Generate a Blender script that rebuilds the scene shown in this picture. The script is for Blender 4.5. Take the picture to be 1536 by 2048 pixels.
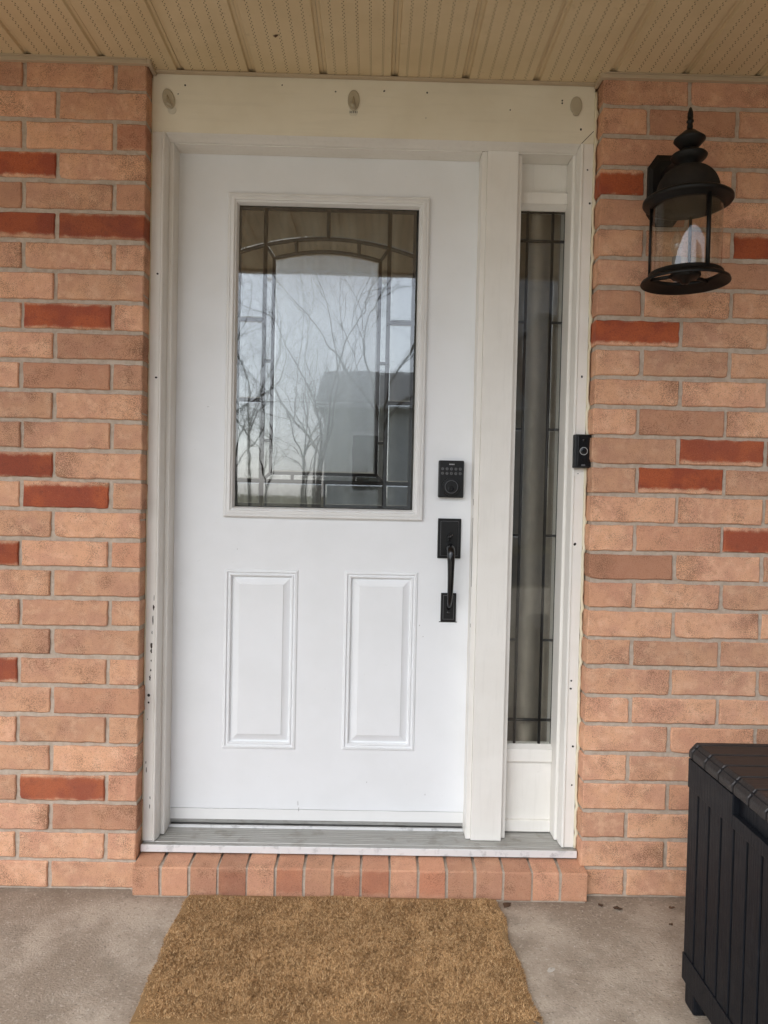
import bpy, bmesh, math, random
import numpy as np
from mathutils import Vector, Matrix, Euler, noise as mnoise

random.seed(7); RNG = np.random.default_rng(7)
for o in list(bpy.data.objects): bpy.data.objects.remove(o)
SC = bpy.context.scene
COL = SC.collection
PI = math.pi

# ------------------------------------------------------------------ camera
cam_d = bpy.data.cameras.new('camera'); cam = bpy.data.objects.new('camera', cam_d); COL.objects.link(cam)
SC.camera = cam
cam_d.sensor_fit = 'VERTICAL'; cam_d.sensor_height = 36.0; cam_d.lens = 1480 / 2048 * 36.0
cam_d.clip_start = 0.05; cam_d.clip_end = 600
Rv = Vector((0.0256, -0.0135, 0.0218)); an = Rv.length
Rw = Matrix.Rotation(an, 3, Rv.normalized()) @ Matrix(((1, 0, 0), (0, 0, -1), (0, 1, 0)))
M3 = Matrix((Rw[0], -Rw[1], -Rw[2])).transposed()
cam.matrix_world = Matrix.Translation((0.704, -2.249, 1.2225)) @ M3.to_4x4()

# ------------------------------------------------------------------ world, sun, exposure
SUN = Vector((-0.42, -0.72, 0.82)).normalized()
w = bpy.data.worlds.new('World'); SC.world = w; w.use_nodes = True
nt = w.node_tree; bg = nt.nodes['Background']
sky = nt.nodes.new('ShaderNodeTexSky'); sky.sky_type = 'NISHITA'; sky.sun_disc = False
sky.sun_elevation = math.asin(SUN.z); sky.sun_rotation = math.atan2(SUN.x, SUN.y)
sky.air_density = 1.0; sky.dust_density = 1.6; sky.ozone_density = 1.0
hs = nt.nodes.new('ShaderNodeHueSaturation'); hs.inputs['Saturation'].default_value = 0.3
nt.links.new(sky.outputs[0], hs.inputs['Color']); cool = nt.nodes.new('ShaderNodeMix'); cool.data_type = 'RGBA'; cool.blend_type = 'MULTIPLY'; cool.inputs[0].default_value = 1.0
cool.inputs[7].default_value = (0.955, 1.0, 1.06, 1)          # grey-blue overcast
nt.links.new(hs.outputs[0], cool.inputs[6]); nt.links.new(cool.outputs[2], bg.inputs[0])
bg.inputs[1].default_value = 0.13
sd = bpy.data.lights.new('sun', 'SUN'); sun = bpy.data.objects.new('sun', sd); COL.objects.link(sun)
sd.energy = 0.75; sd.angle = math.radians(50); sd.color = (1.0, 0.98, 0.95)
sun.rotation_euler = (-SUN).to_track_quat('-Z', 'Y').to_euler(); sun.location = SUN * 30
SC.view_settings.view_transform = 'Standard'; SC.view_settings.look = 'None'
SC.view_settings.exposure = 1.25; SC.view_settings.gamma = 1.0; SC.view_settings.use_curve_mapping = False
SC.cycles.use_denoising = True
SC.cycles.max_bounces = 10; SC.cycles.diffuse_bounces = 5; SC.cycles.transparent_max_bounces = 24

# ------------------------------------------------------------------ node helpers
class NT:
    def __init__(s, name):
        s.m = bpy.data.materials.new(name); s.m.use_nodes = True
        s.t = s.m.node_tree; s.N = s.t.nodes; s.b = s.N['Principled BSDF']; s.out = s.N['Material Output']
    def n(s, typ, **kw):
        nd = s.N.new('ShaderNode' + typ)
        for k, v in kw.items():
            if k.startswith('i_'):
                key = k[2:]; key = int(key) if key.isdigit() else key.replace('_', ' ')
                s.set(nd.inputs[key], v)
            else: setattr(nd, k, v)
        return nd
    def set(s, sock, v):
        if isinstance(v, bpy.types.NodeSocket): s.t.links.new(v, sock)
        elif isinstance(v, bpy.types.Node): s.t.links.new(v.outputs[0], sock)
        else:
            if sock.type == 'RGBA' and len(v) == 3: v = (*v, 1)
            sock.default_value = v
    def math(s, op, a, b=0.0, c=0.0, clamp=False):
        nd = s.N.new('ShaderNodeMath'); nd.operation = op; nd.use_clamp = clamp
        s.set(nd.inputs[0], a); s.set(nd.inputs[1], b); s.set(nd.inputs[2], c); return nd.outputs[0]
    def mix(s, f, a, b, blend='MIX'):
        nd = s.N.new('ShaderNodeMix'); nd.data_type = 'RGBA'; nd.blend_type = blend
        s.set(nd.inputs[0], f); s.set(nd.inputs[6], a); s.set(nd.inputs[7], b); return nd.outputs[2]
    def noise(s, vec, scale, detail=3, rough=0.55, dist=0.0):
        nd = s.N.new('ShaderNodeTexNoise'); s.set(nd.inputs['Vector'], vec)
        nd.inputs['Scale'].default_value = scale; nd.inputs['Detail'].default_value = detail
        nd.inputs['Roughness'].default_value = rough; nd.inputs['Distortion'].default_value = dist
        return nd.outputs[0]
    def ramp(s, f, lo, hi):
        nd = s.N.new('ShaderNodeMapRange'); nd.interpolation_type = 'SMOOTHSTEP'
        s.set(nd.inputs[0], f); nd.inputs[1].default_value = lo; nd.inputs[2].default_value = hi
        return nd.outputs[0]
    def obj(s): return s.n('TexCoord').outputs['Object']
    def world(s): return s.n('NewGeometry').outputs['Position']
    def vscale(s, v, sc):
        nd = s.N.new('ShaderNodeVectorMath'); nd.operation = 'MULTIPLY'; s.set(nd.inputs[0], v); nd.inputs[1].default_value = sc; return nd.outputs[0]
    def bump(s, h, strength=0.5, dist=0.002, normal=None):
        nd = s.N.new('ShaderNodeBump'); nd.inputs['Strength'].default_value = strength; nd.inputs['Distance'].default_value = dist
        s.set(nd.inputs['Height'], h)
        if normal is not None: s.set(nd.inputs['Normal'], normal)
        return nd.outputs[0]
    def fin(s, col=None, rough=0.6, normal=None, metal=0.0, spec=0.5):
        if col is not None: s.set(s.b.inputs['Base Color'], col)
        s.set(s.b.inputs['Roughness'], rough); s.b.inputs['Metallic'].default_value = metal
        s.b.inputs['Specular IOR Level'].default_value = spec
        if normal is not None: s.set(s.b.inputs['Normal'], normal)
        return s.m
MAT = {}

def m_brick():
    t = NT('brick_clay'); oi = t.n('ObjectInfo'); co = t.obj()
    sep = t.n('SeparateColor', i_0=oi.outputs['Color'])
    R, G, Bc = sep.outputs[0], sep.outputs[1], sep.outputs[2]
    rnd = oi.outputs['Random']
    off = t.n('CombineXYZ', i_0=t.math('MULTIPLY', rnd, 37.0), i_1=t.math('MULTIPLY', rnd, 91.0), i_2=t.math('MULTIPLY', rnd, 17.0))
    v = t.N.new('ShaderNodeVectorMath'); v.operation = 'ADD'; t.set(v.inputs[0], co); t.set(v.inputs[1], off.outputs[0]); v = v.outputs[0]
    big = t.noise(v, 9, 2); mid = t.noise(v, 32, 3); grit = t.noise(t.vscale(v, (1, 1, 1.15)), 340, 5, 0.8); fine = t.noise(v, 520, 2)
    base = t.mix(t.ramp(big, 0.35, 0.65), (0.71, 0.395, 0.238), (0.61, 0.325, 0.212))
    base = t.mix(t.ramp(mid, 0.45, 0.75), base, (0.75, 0.45, 0.29))
    base = t.mix(t.math('MULTIPLY', t.ramp(t.noise(v, 55, 4, 0.7), 0.5, 0.72), 0.55), base, (0.50, 0.255, 0.15))
    base = t.mix(Bc, base, (0.52, 0.24, 0.145))                    # browner individuals
    # gritty dark flecks, denser in patches
    patch = t.math('ADD', t.math('MULTIPLY', t.ramp(t.noise(v, 14, 2), 0.42, 0.75), 0.09), 0.0)
    xx = t.n('SeparateXYZ', i_0=co).outputs[0]
    endm = t.ramp(t.math('MULTIPLY', xx, t.math('SUBTRACT', t.math('MULTIPLY', t.math('GREATER_THAN', rnd, 0.5), 2.0), 1.0)), 0.02, 0.13)
    endm = t.math('MULTIPLY', endm, t.math('GREATER_THAN', t.math('FRACT', t.math('MULTIPLY', rnd, 7.3)), 0.4))
    patch = t.math('ADD', patch, t.math('MULTIPLY', endm, 0.07))
    thr = t.math('SUBTRACT', 0.548, patch)
    fleck = t.math('MULTIPLY', t.math('SUBTRACT', grit, thr), 9.0, clamp=True)
    base = t.mix(t.math('MULTIPLY', fleck, 0.9), base, (0.22, 0.11, 0.062))
    base = t.mix(t.math('MULTIPLY', t.ramp(fine, 0.55, 0.75), 0.35), base, (0.76, 0.50, 0.34))
    # red glazed core, sandy towards top and bottom edge
    z = t.n('SeparateXYZ', i_0=co).outputs[2]
    edge = t.math('ABSOLUTE', t.math('ADD', t.math('DIVIDE', z, 0.039), t.math('MULTIPLY', t.math('SUBTRACT', rnd, 0.5), 0.45)))
    edge = t.math('ADD', edge, t.math('MULTIPLY', t.math('SUBTRACT', mid, 0.5), 0.5))
    edge = t.math('ADD', edge, t.math('MULTIPLY', t.math('SUBTRACT', grit, 0.5), 0.9))
    core = t.math('SUBTRACT', 1.0, t.ramp(edge, 0.72, 1.0))
    red = t.mix(t.ramp(big, 0.4, 0.6), (0.41, 0.095, 0.034), (0.31, 0.066, 0.030))
    red = t.mix(t.math('MULTIPLY', t.ramp(grit, 0.50, 0.62), 0.6), red, (0.15, 0.034, 0.02))
    red = t.mix(t.math('MULTIPLY', t.ramp(t.noise(v, 45, 4, 0.7), 0.52, 0.75), 0.6), red, (0.19, 0.045, 0.026))
    red = t.mix(t.math('MULTIPLY', t.ramp(fine, 0.62, 0.78), 0.5), red, (0.60, 0.30, 0.18))
    col = t.mix(t.math('MULTIPLY', core, R), base, red)
    hsv = t.n('HueSaturation', i_Color=col, i_Value=t.math('ADD', 0.78, t.math('MULTIPLY', G, 0.44)))
    h = t.math('ADD', t.math('MULTIPLY', grit, 0.7), t.math('MULTIPLY', mid, 0.8))
    nrm = t.bump(h, 0.8, 0.004)
    rough = t.math('SUBTRACT', 0.92, t.math('MULTIPLY', t.math('MULTIPLY', core, R), 0.3))
    return t.fin(hsv.outputs[0], rough, nrm, spec=0.3)
MAT['brick'] = m_brick()

def m_mortar():
    t = NT('mortar'); v = t.world()
    a = t.noise(v, 60, 4); g = t.noise(v, 420, 2)
    c = t.mix(t.ramp(a, 0.3, 0.7), (0.43, 0.345, 0.27), (0.53, 0.44, 0.355))
    c = t.mix(t.math('MULTIPLY', t.ramp(g, 0.6, 0.75), 0.5), c, (0.16, 0.13, 0.10))
    return t.fin(c, 0.95, t.bump(t.math('ADD', a, g), 0.5, 0.003), spec=0.2)
MAT['mortar'] = m_mortar()

def m_concrete():
    t = NT('swirl_concrete'); v = t.world()
    sp = t.n('SeparateXYZ', i_0=v)
    warp = t.n('TexNoise', i_Vector=v); warp.inputs['Scale'].default_value = 4.0
    vw = t.N.new('ShaderNodeVectorMath'); vw.operation = 'MULTIPLY_ADD'
    t.set(vw.inputs[0], warp.outputs['Color']); vw.inputs[1].default_value = (0.10, 0.10, 0.0); t.set(vw.inputs[2], v)
    vz = t.vscale(vw.outputs[0], (1, 1, 0))
    rings = []
    for sc, fr, shift in ((7.5, 720, (0, 0, 0)), (5.2, 640, (3.3, 1.7, 0))):
        vo = t.N.new('ShaderNodeTexVoronoi'); vo.inputs['Scale'].default_value = sc; vo.voronoi_dimensions = '2D'
        ad = t.N.new('ShaderNodeVectorMath'); ad.operation = 'ADD'; t.set(ad.inputs[0], vz); ad.inputs[1].default_value = shift
        t.set(vo.inputs['Vector'], ad.outputs[0])
        d = t.math('ADD', t.math('MULTIPLY', vo.outputs['Distance'], fr / sc), t.math('MULTIPLY', t.noise(v, 30, 3), 16.0))
        rings.append(t.math('SINE', d))
    pick = t.ramp(t.noise(v, 5.0, 2), 0.45, 0.55)
    r = t.math('ADD', t.math('MULTIPLY', rings[0], pick), t.math('MULTIPLY', rings[1], t.math('SUBTRACT', 1.0, pick)))
    r = t.math('MULTIPLY', r, t.ramp(t.noise(v, 14.0, 3), 0.38, 0.62))
    big = t.noise(v, 3.5, 5, 0.6); g = t.noise(v, 180, 3)
    c = t.mix(t.ramp(big, 0.40, 0.62), (0.30, 0.243, 0.187), (0.45, 0.38, 0.305))
    c = t.mix(t.math('MULTIPLY', t.ramp(t.noise(v, 11, 4), 0.5, 0.72), 0.45), c, (0.22, 0.185, 0.145))
    c = t.mix(t.math('MULTIPLY', t.math('ADD', r, 1.0), 0.04), c, (0.16, 0.13, 0.10))
    c = t.mix(t.math('MULTIPLY', t.ramp(g, 0.62, 0.75), 0.5), c, (0.16, 0.13, 0.10))
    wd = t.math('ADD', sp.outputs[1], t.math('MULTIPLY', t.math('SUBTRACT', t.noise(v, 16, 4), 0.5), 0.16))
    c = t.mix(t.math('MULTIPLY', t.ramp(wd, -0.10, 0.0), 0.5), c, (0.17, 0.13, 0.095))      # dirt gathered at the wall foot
    sp2 = t.noise(v, 90, 4, 0.7)
    c = t.mix(t.math('MULTIPLY', t.ramp(sp2, 0.55, 0.68), 0.6), c, (0.15, 0.12, 0.09))
    c = t.mix(t.math('MULTIPLY', t.ramp(t.noise(v, 130, 3), 0.55, 0.7), 0.45), c, (0.56, 0.50, 0.42))
    pale = t.math('MULTIPLY', t.ramp(t.noise(v, 26, 3), 0.70, 0.80), 0.25)
    c = t.mix(pale, c, (0.55, 0.52, 0.46))
    broom = t.noise(t.vscale(vw.outputs[0], (60, 210, 1)), 1.0, 3, 0.6, 0.8)
    c = t.mix(t.math('MULTIPLY', t.ramp(broom, 0.5, 0.75), 0.35), c, (0.20, 0.16, 0.12))
    nrm = t.bump(t.math('ADD', t.math('ADD', t.math('MULTIPLY', r, 0.075), t.math('MULTIPLY', broom, 0.8)), t.math('MULTIPLY', g, 0.9)), 0.5, 0.004)
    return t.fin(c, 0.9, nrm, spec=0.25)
MAT['concrete'] = m_concrete()

def m_paint(name, c1, c2, rough=0.45, streak=0.0, grime=0.25, bumpd=0.0006, sv=(40, 40, 3.0)):
    t = NT(name); v = t.world()
    a = t.noise(v, 6, 4); b = t.noise(t.vscale(v, sv), 2.2, 4)
    c = t.mix(t.ramp(a, 0.35, 0.7), c1, c2)
    if streak: c = t.mix(t.math('MULTIPLY', t.ramp(b, 0.5, 0.72), streak), c, tuple(x * 0.72 for x in c2))
    d = t.noise(v, 55, 4, 0.6)
    c = t.mix(t.math('MULTIPLY', t.ramp(d, 0.66, 0.78), grime), c, (0.36, 0.33, 0.28))
    h = t.math('ADD', t.math('ADD', t.noise(v, 160, 2), t.math('MULTIPLY', t.noise(v, 5, 2), 5.0)), t.math('MULTIPLY', b, 1.2 if streak else 0.0))
    return t.fin(c, t.math('ADD', rough, t.math('MULTIPLY', a, 0.12)), t.bump(h, 0.35, bumpd))
MAT['door_paint'] = m_paint('door_white_paint', (0.79, 0.80, 0.81), (0.76, 0.77, 0.775), 0.36, 0.0, 0.13, 0.0005)
MAT['frame_paint'] = m_paint('frame_white_paint', (0.795, 0.77, 0.72), (0.75, 0.722, 0.668), 0.5, 0.13, 0.12, 0.0006)
MAT['header_paint'] = m_paint('header_white_paint', (0.79, 0.735, 0.60), (0.74, 0.68, 0.54), 0.5, 0.12, 0.10, 0.0006, (2.0, 40, 26))
MAT['insert_paint'] = m_paint('insert_white_plastic', (0.77, 0.765, 0.75), (0.74, 0.735, 0.72), 0.42, 0.0, 0.03)
MAT['caulk'] = m_paint('yellowed_caulk', (0.72, 0.66, 0.50), (0.66, 0.58, 0.40), 0.5, 0.0, 0.3, 0.002)
MAT['trim_tan'] = m_paint('tan_trim_aluminium', (0.50, 0.40, 0.28), (0.46, 0.37, 0.26), 0.45, 0.0, 0.15)

def m_soffit():
    t = NT('tan_vented_soffit'); v = t.obj(); sp = t.n('SeparateXYZ', i_0=v); x, y = sp.outputs[0], sp.outputs[1]
    # five perforated strips per panel; each strip a staggered double line of little louvre cuts
    xs = t.math('ADD', x, 0.018 * 5)                                  # panel centre at x=0
    k = t.math('FLOOR', t.math('DIVIDE', xs, 0.036)); inside = t.math('MULTIPLY', t.math('GREATER_THAN', k, -0.5), t.math('LESS_THAN', k, 4.5))
    dx = t.math('SUBTRACT', t.math('MODULO', xs, 0.036), 0.018)
    side = t.math('GREATER_THAN', dx, 0.0)
    inx = t.math('LESS_THAN', t.math('ABSOLUTE', t.math('SUBTRACT', t.math('ABSOLUTE', dx), 0.0021)), 0.0012)
    yy = t.math('ADD', y, t.math('MULTIPLY', side, 0.0078))
    fy = t.math('FRACT', t.math('DIVIDE', yy, 0.0156))
    iny = t.math('LESS_THAN', fy, 0.32)
    hole = t.math('MULTIPLY', t.math('MULTIPLY', inx, iny), inside)
    w_ = t.world(); a = t.noise(w_, 5, 4)
    c = t.mix(t.ramp(a, 0.35, 0.68), (0.64, 0.51, 0.32), (0.58, 0.455, 0.275))
    c = t.mix(t.math('MULTIPLY', t.ramp(t.noise(w_, 45, 4), 0.62, 0.78), 0.3), c, (0.30, 0.23, 0.15))
    c = t.mix(hole, c, (0.10, 0.078, 0.048))
    return t.fin(c, 0.5, t.bump(t.math('SUBTRACT', t.math('MULTIPLY', a, 0.3), hole), 0.5, 0.002))
MAT['soffit'] = m_soffit()

def m_plain(name, c, rough=0.5, metal=0.0, bump=0.0, bscale=200, var=0.15, spec=0.5):
    t = NT(name); v = t.world(); a = t.noise(v, 18, 3)
    col = t.mix(t.ramp(a, 0.35, 0.68), c, tuple(x * (1 - var) for x in c))
    nrm = t.bump(t.noise(v, bscale, 3), bump, 0.001) if bump else None
    return t.fin(col, rough, nrm, metal, spec)
MAT['black_metal'] = m_plain('matte_black_metal', (0.006, 0.006, 0.0062), 0.38, 0, 0.15, 600, 0.15, 0.35)
MAT['black_gloss'] = m_plain('black_gloss_plastic', (0.006, 0.006, 0.007), 0.18)
MAT['lantern'] = m_plain('dusty_black_lantern', (0.005, 0.0045, 0.004), 0.45, 0, 0.3, 300, 0.3, 0.3)
MAT['lantern_dust'] = m_plain('dust_on_lantern_dome', (0.024, 0.019, 0.015), 0.8, 0, 0.3, 300, 0.3, 0.2)
MAT['mark_grey'] = m_plain('pale_grey_marking', (0.10, 0.10, 0.105), 0.5)
MAT['ring_grey'] = m_plain('silver_ring', (0.45, 0.45, 0.45), 0.35)
MAT['hole_and_shadow'] = m_plain('dark_hole_and_shadow', (0.02, 0.017, 0.014), 0.9)
MAT['scuff'] = m_plain('grey_scuff', (0.42, 0.41, 0.40), 0.7)
MAT['bare_wood'] = m_plain('bare_weathered_wood', (0.10, 0.075, 0.055), 0.9, 0, 0.4, 300, 0.5)
MAT['lead'] = m_plain('dark_lead_came', (0.030, 0.028, 0.026), 0.42, 0.5, 0.2, 300, 0.4)
MAT['hook'] = m_plain('aged_clear_plastic_hook', (0.46, 0.40, 0.29), 0.3)
MAT['hook_strip'] = m_plain('white_adhesive_strip', (0.72, 0.68, 0.56), 0.5)
MAT['leaf'] = m_plain('dry_brown_leaf', (0.10, 0.055, 0.03), 0.8, 0, 0.3, 200, 0.4)
MAT['grit'] = m_plain('pale_grit', (0.50, 0.46, 0.40), 0.8, 0, 0.5, 200, 0.4)
MAT['curtain_grey'] = m_plain('grey_sheer_curtain', (0.20, 0.195, 0.18), 0.9, 0, 0.2, 500)
MAT['curtain_taupe'] = m_plain('taupe_curtain', (0.29, 0.25, 0.205), 0.9, 0, 0.2, 500)
MAT['hall'] = m_plain('hall_wall_paint', (0.30, 0.27, 0.23), 0.8)
MAT['house_wall'] = m_plain('grey_siding', (0.58, 0.58, 0.57), 0.8)
MAT['brown_brick'] = m_plain('dark_brown_brick', (0.13, 0.085, 0.06), 0.9)
MAT['shingle'] = m_plain('grey_shingle', (0.30, 0.295, 0.29), 0.9, 0, 0.3, 30)
MAT['white_trim'] = m_plain('white_trim', (0.75, 0.75, 0.74), 0.6)
MAT['bark'] = m_plain('grey_brown_bark', (0.17, 0.15, 0.13), 0.95, 0, 0.5, 60, 0.35)
MAT['dark_glass'] = m_plain('dark_window_glass', (0.02, 0.022, 0.025), 0.08)
MAT['socket'] = m_plain('grey_candle_sleeve', (0.20, 0.19, 0.18), 0.5)

def m_alu():
    t = NT('worn_aluminium'); v = t.world()
    s = t.noise(t.vscale(v, (3, 90, 90)), 3.0, 4); d = t.noise(v, 22, 4)
    c = t.mix(t.ramp(s, 0.35, 0.7), (0.34, 0.335, 0.31), (0.44, 0.43, 0.41))
    c = t.mix(t.math('MULTIPLY', t.ramp(d, 0.5, 0.7), 0.55), c, (0.24, 0.225, 0.19))
    return t.fin(c, 0.48, t.bump(s, 0.3, 0.001), 0.45)
MAT['alu'] = m_alu()
def m_nose():
    t = NT('bright_aluminium_nosing'); v = t.world()
    s = t.noise(t.vscale(v, (6, 60, 60)), 3.0, 4); d = t.noise(v, 38, 4)
    c = t.mix(t.ramp(d, 0.5, 0.72), (0.74, 0.74, 0.735), (0.50, 0.50, 0.50))
    return t.fin(c, 0.5, t.bump(s, 0.3, 0.001), 0.15)
MAT['nose'] = m_nose()

def m_box():
    t = NT('charcoal_wood_grain_resin'); v = t.obj()
    g = t.noise(t.vscale(v, (60, 60, 4)), 3.0, 5, 0.65); d = t.noise(v, 25, 4)
    c = t.mix(t.ramp(g, 0.35, 0.7), (0.0058, 0.0072, 0.0108), (0.0038, 0.0046, 0.0068))
    c = t.mix(t.math('MULTIPLY', t.ramp(d, 0.6, 0.75), 0.35), c, (0.026, 0.0265, 0.028))
    return t.fin(c, t.math('ADD', 0.42, t.math('MULTIPLY', d, 0.2)), t.bump(g, 0.6, 0.003), spec=0.25)
MAT['resin'] = m_box()
def m_lid():
    t = NT('dark_brown_lid_resin'); v = t.obj()
    g = t.noise(t.vscale(v, (4, 60, 60)), 3.0, 5, 0.65); d = t.noise(v, 9, 4)
    c = t.mix(t.ramp(g, 0.35, 0.7), (0.019, 0.0155, 0.0155), (0.012, 0.0102, 0.0102))
    c = t.mix(t.math('MULTIPLY', t.ramp(d, 0.55, 0.6), 0.5), c, (0.034, 0.026, 0.024))
    return t.fin(c, 0.5, t.bump(g, 0.5, 0.0025))
MAT['lid'] = m_lid()

def m_glass(name, tint, ior, rough, bscale, bstr, bdist, boost=1.0, vs=(1, 1, 1)):
    t = NT(name); v = t.vscale(t.world(), vs)
    t.N.remove(t.b)
    h = t.noise(v, bscale, 2 if bscale < 30 else 3)
    nrm = t.bump(h, bstr, bdist)
    gl = t.n('BsdfGlossy', i_Color=(1, 1, 1), i_Roughness=rough); t.set(gl.inputs['Normal'], nrm)
    tr = t.n('BsdfTransparent', i_Color=tint)
    # a thin sheet reflects alike from both sides: undo the node's inside/outside switch
    bf = t.n('NewGeometry').outputs['Backfacing']
    eta = t.math('ADD', t.math('MULTIPLY', bf, 1.0 / ior - ior), ior)
    fr = t.n('Fresnel', i_IOR=eta); t.set(fr.inputs['Normal'], nrm)
    mx = t.n('MixShader'); t.set(mx.inputs[0], t.math('MULTIPLY', fr.outputs[0], boost, clamp=True))
    t.set(mx.inputs[1], tr); t.set(mx.inputs[2], gl); t.set(t.out.inputs[0], mx)
    return t.m
MAT['pane_clear'] = m_glass('clear_glazing', (0.93, 0.95, 0.94), 2.0, 0.0, 7, 0.05, 0.0035)
MAT['side_clear'] = m_glass('sidelight_glazing', (0.95, 0.96, 0.95), 1.6, 0.0, 7, 0.08, 0.005)
MAT['side_bevel'] = m_glass('sidelight_bevelled_glass', (0.92, 0.93, 0.91), 1.6, 0.04, 60, 0.10, 0.001)
MAT['side_rough'] = m_glass('sidelight_textured_glass', (0.88, 0.89, 0.87), 1.6, 0.3, 230, 0.3, 0.002)
MAT['pane_bevel'] = m_glass('bevelled_glass', (0.90, 0.92, 0.90), 2.45, 0.03, 40, 0.06, 0.001)
MAT['pane_rough'] = m_glass('granite_textured_glass', (0.78, 0.80, 0.78), 3.2, 0.17, 230, 0.3, 0.002)
MAT['lantern_glass'] = m_glass('lantern_glass', (0.93, 0.935, 0.92), 1.75, 0.0, 12, 0.04, 0.004)

def m_coir():
    t = NT('coir_fibre'); at = t.n('Attribute', attribute_name='fib'); f = at.outputs['Fac']
    v = t.world(); a = t.noise(v, 7, 4); b = t.noise(v, 22, 3)
    c = t.mix(t.ramp(a, 0.35, 0.66), (0.56, 0.335, 0.15), (0.36, 0.20, 0.082))
    c = t.mix(t.math('MULTIPLY', t.ramp(b, 0.52, 0.72), 0.6), c, (0.24, 0.12, 0.042))
    c = t.mix(t.math('MULTIPLY', t.ramp(f, 0.55, 0.9), 0.85), c, (0.72, 0.50, 0.27))
    c = t.mix(t.math('MULTIPLY', t.math('SUBTRACT', 1.0, t.ramp(f, 0.05, 0.42)), 0.85), c, (0.11, 0.056, 0.022))
    return t.fin(c, 0.75, None, 0, 0.25)
MAT['coir'] = m_coir()
MAT['coir_back'] = m_plain('mat_backing', (0.26, 0.155, 0.065), 0.95)
def m_ground():
    t = NT('winter_lawn'); v = t.world(); a = t.noise(v, 1.5, 5); b = t.noise(v, 30, 3)
    c = t.mix(t.ramp(a, 0.35, 0.65), (0.22, 0.20, 0.11), (0.27, 0.235, 0.145))
    c = t.mix(t.ramp(b, 0.5, 0.8), c, (0.10, 0.10, 0.045))
    return t.fin(c, 0.95, t.bump(b, 0.5, 0.02))
MAT['lawn'] = m_ground()
MAT['asphalt'] = m_plain('asphalt', (0.055, 0.055, 0.057), 0.9, 0, 0.4, 60)
MAT['paving'] = m_plain('pale_concrete', (0.56, 0.49, 0.38), 0.9, 0, 0.3, 60)

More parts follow.
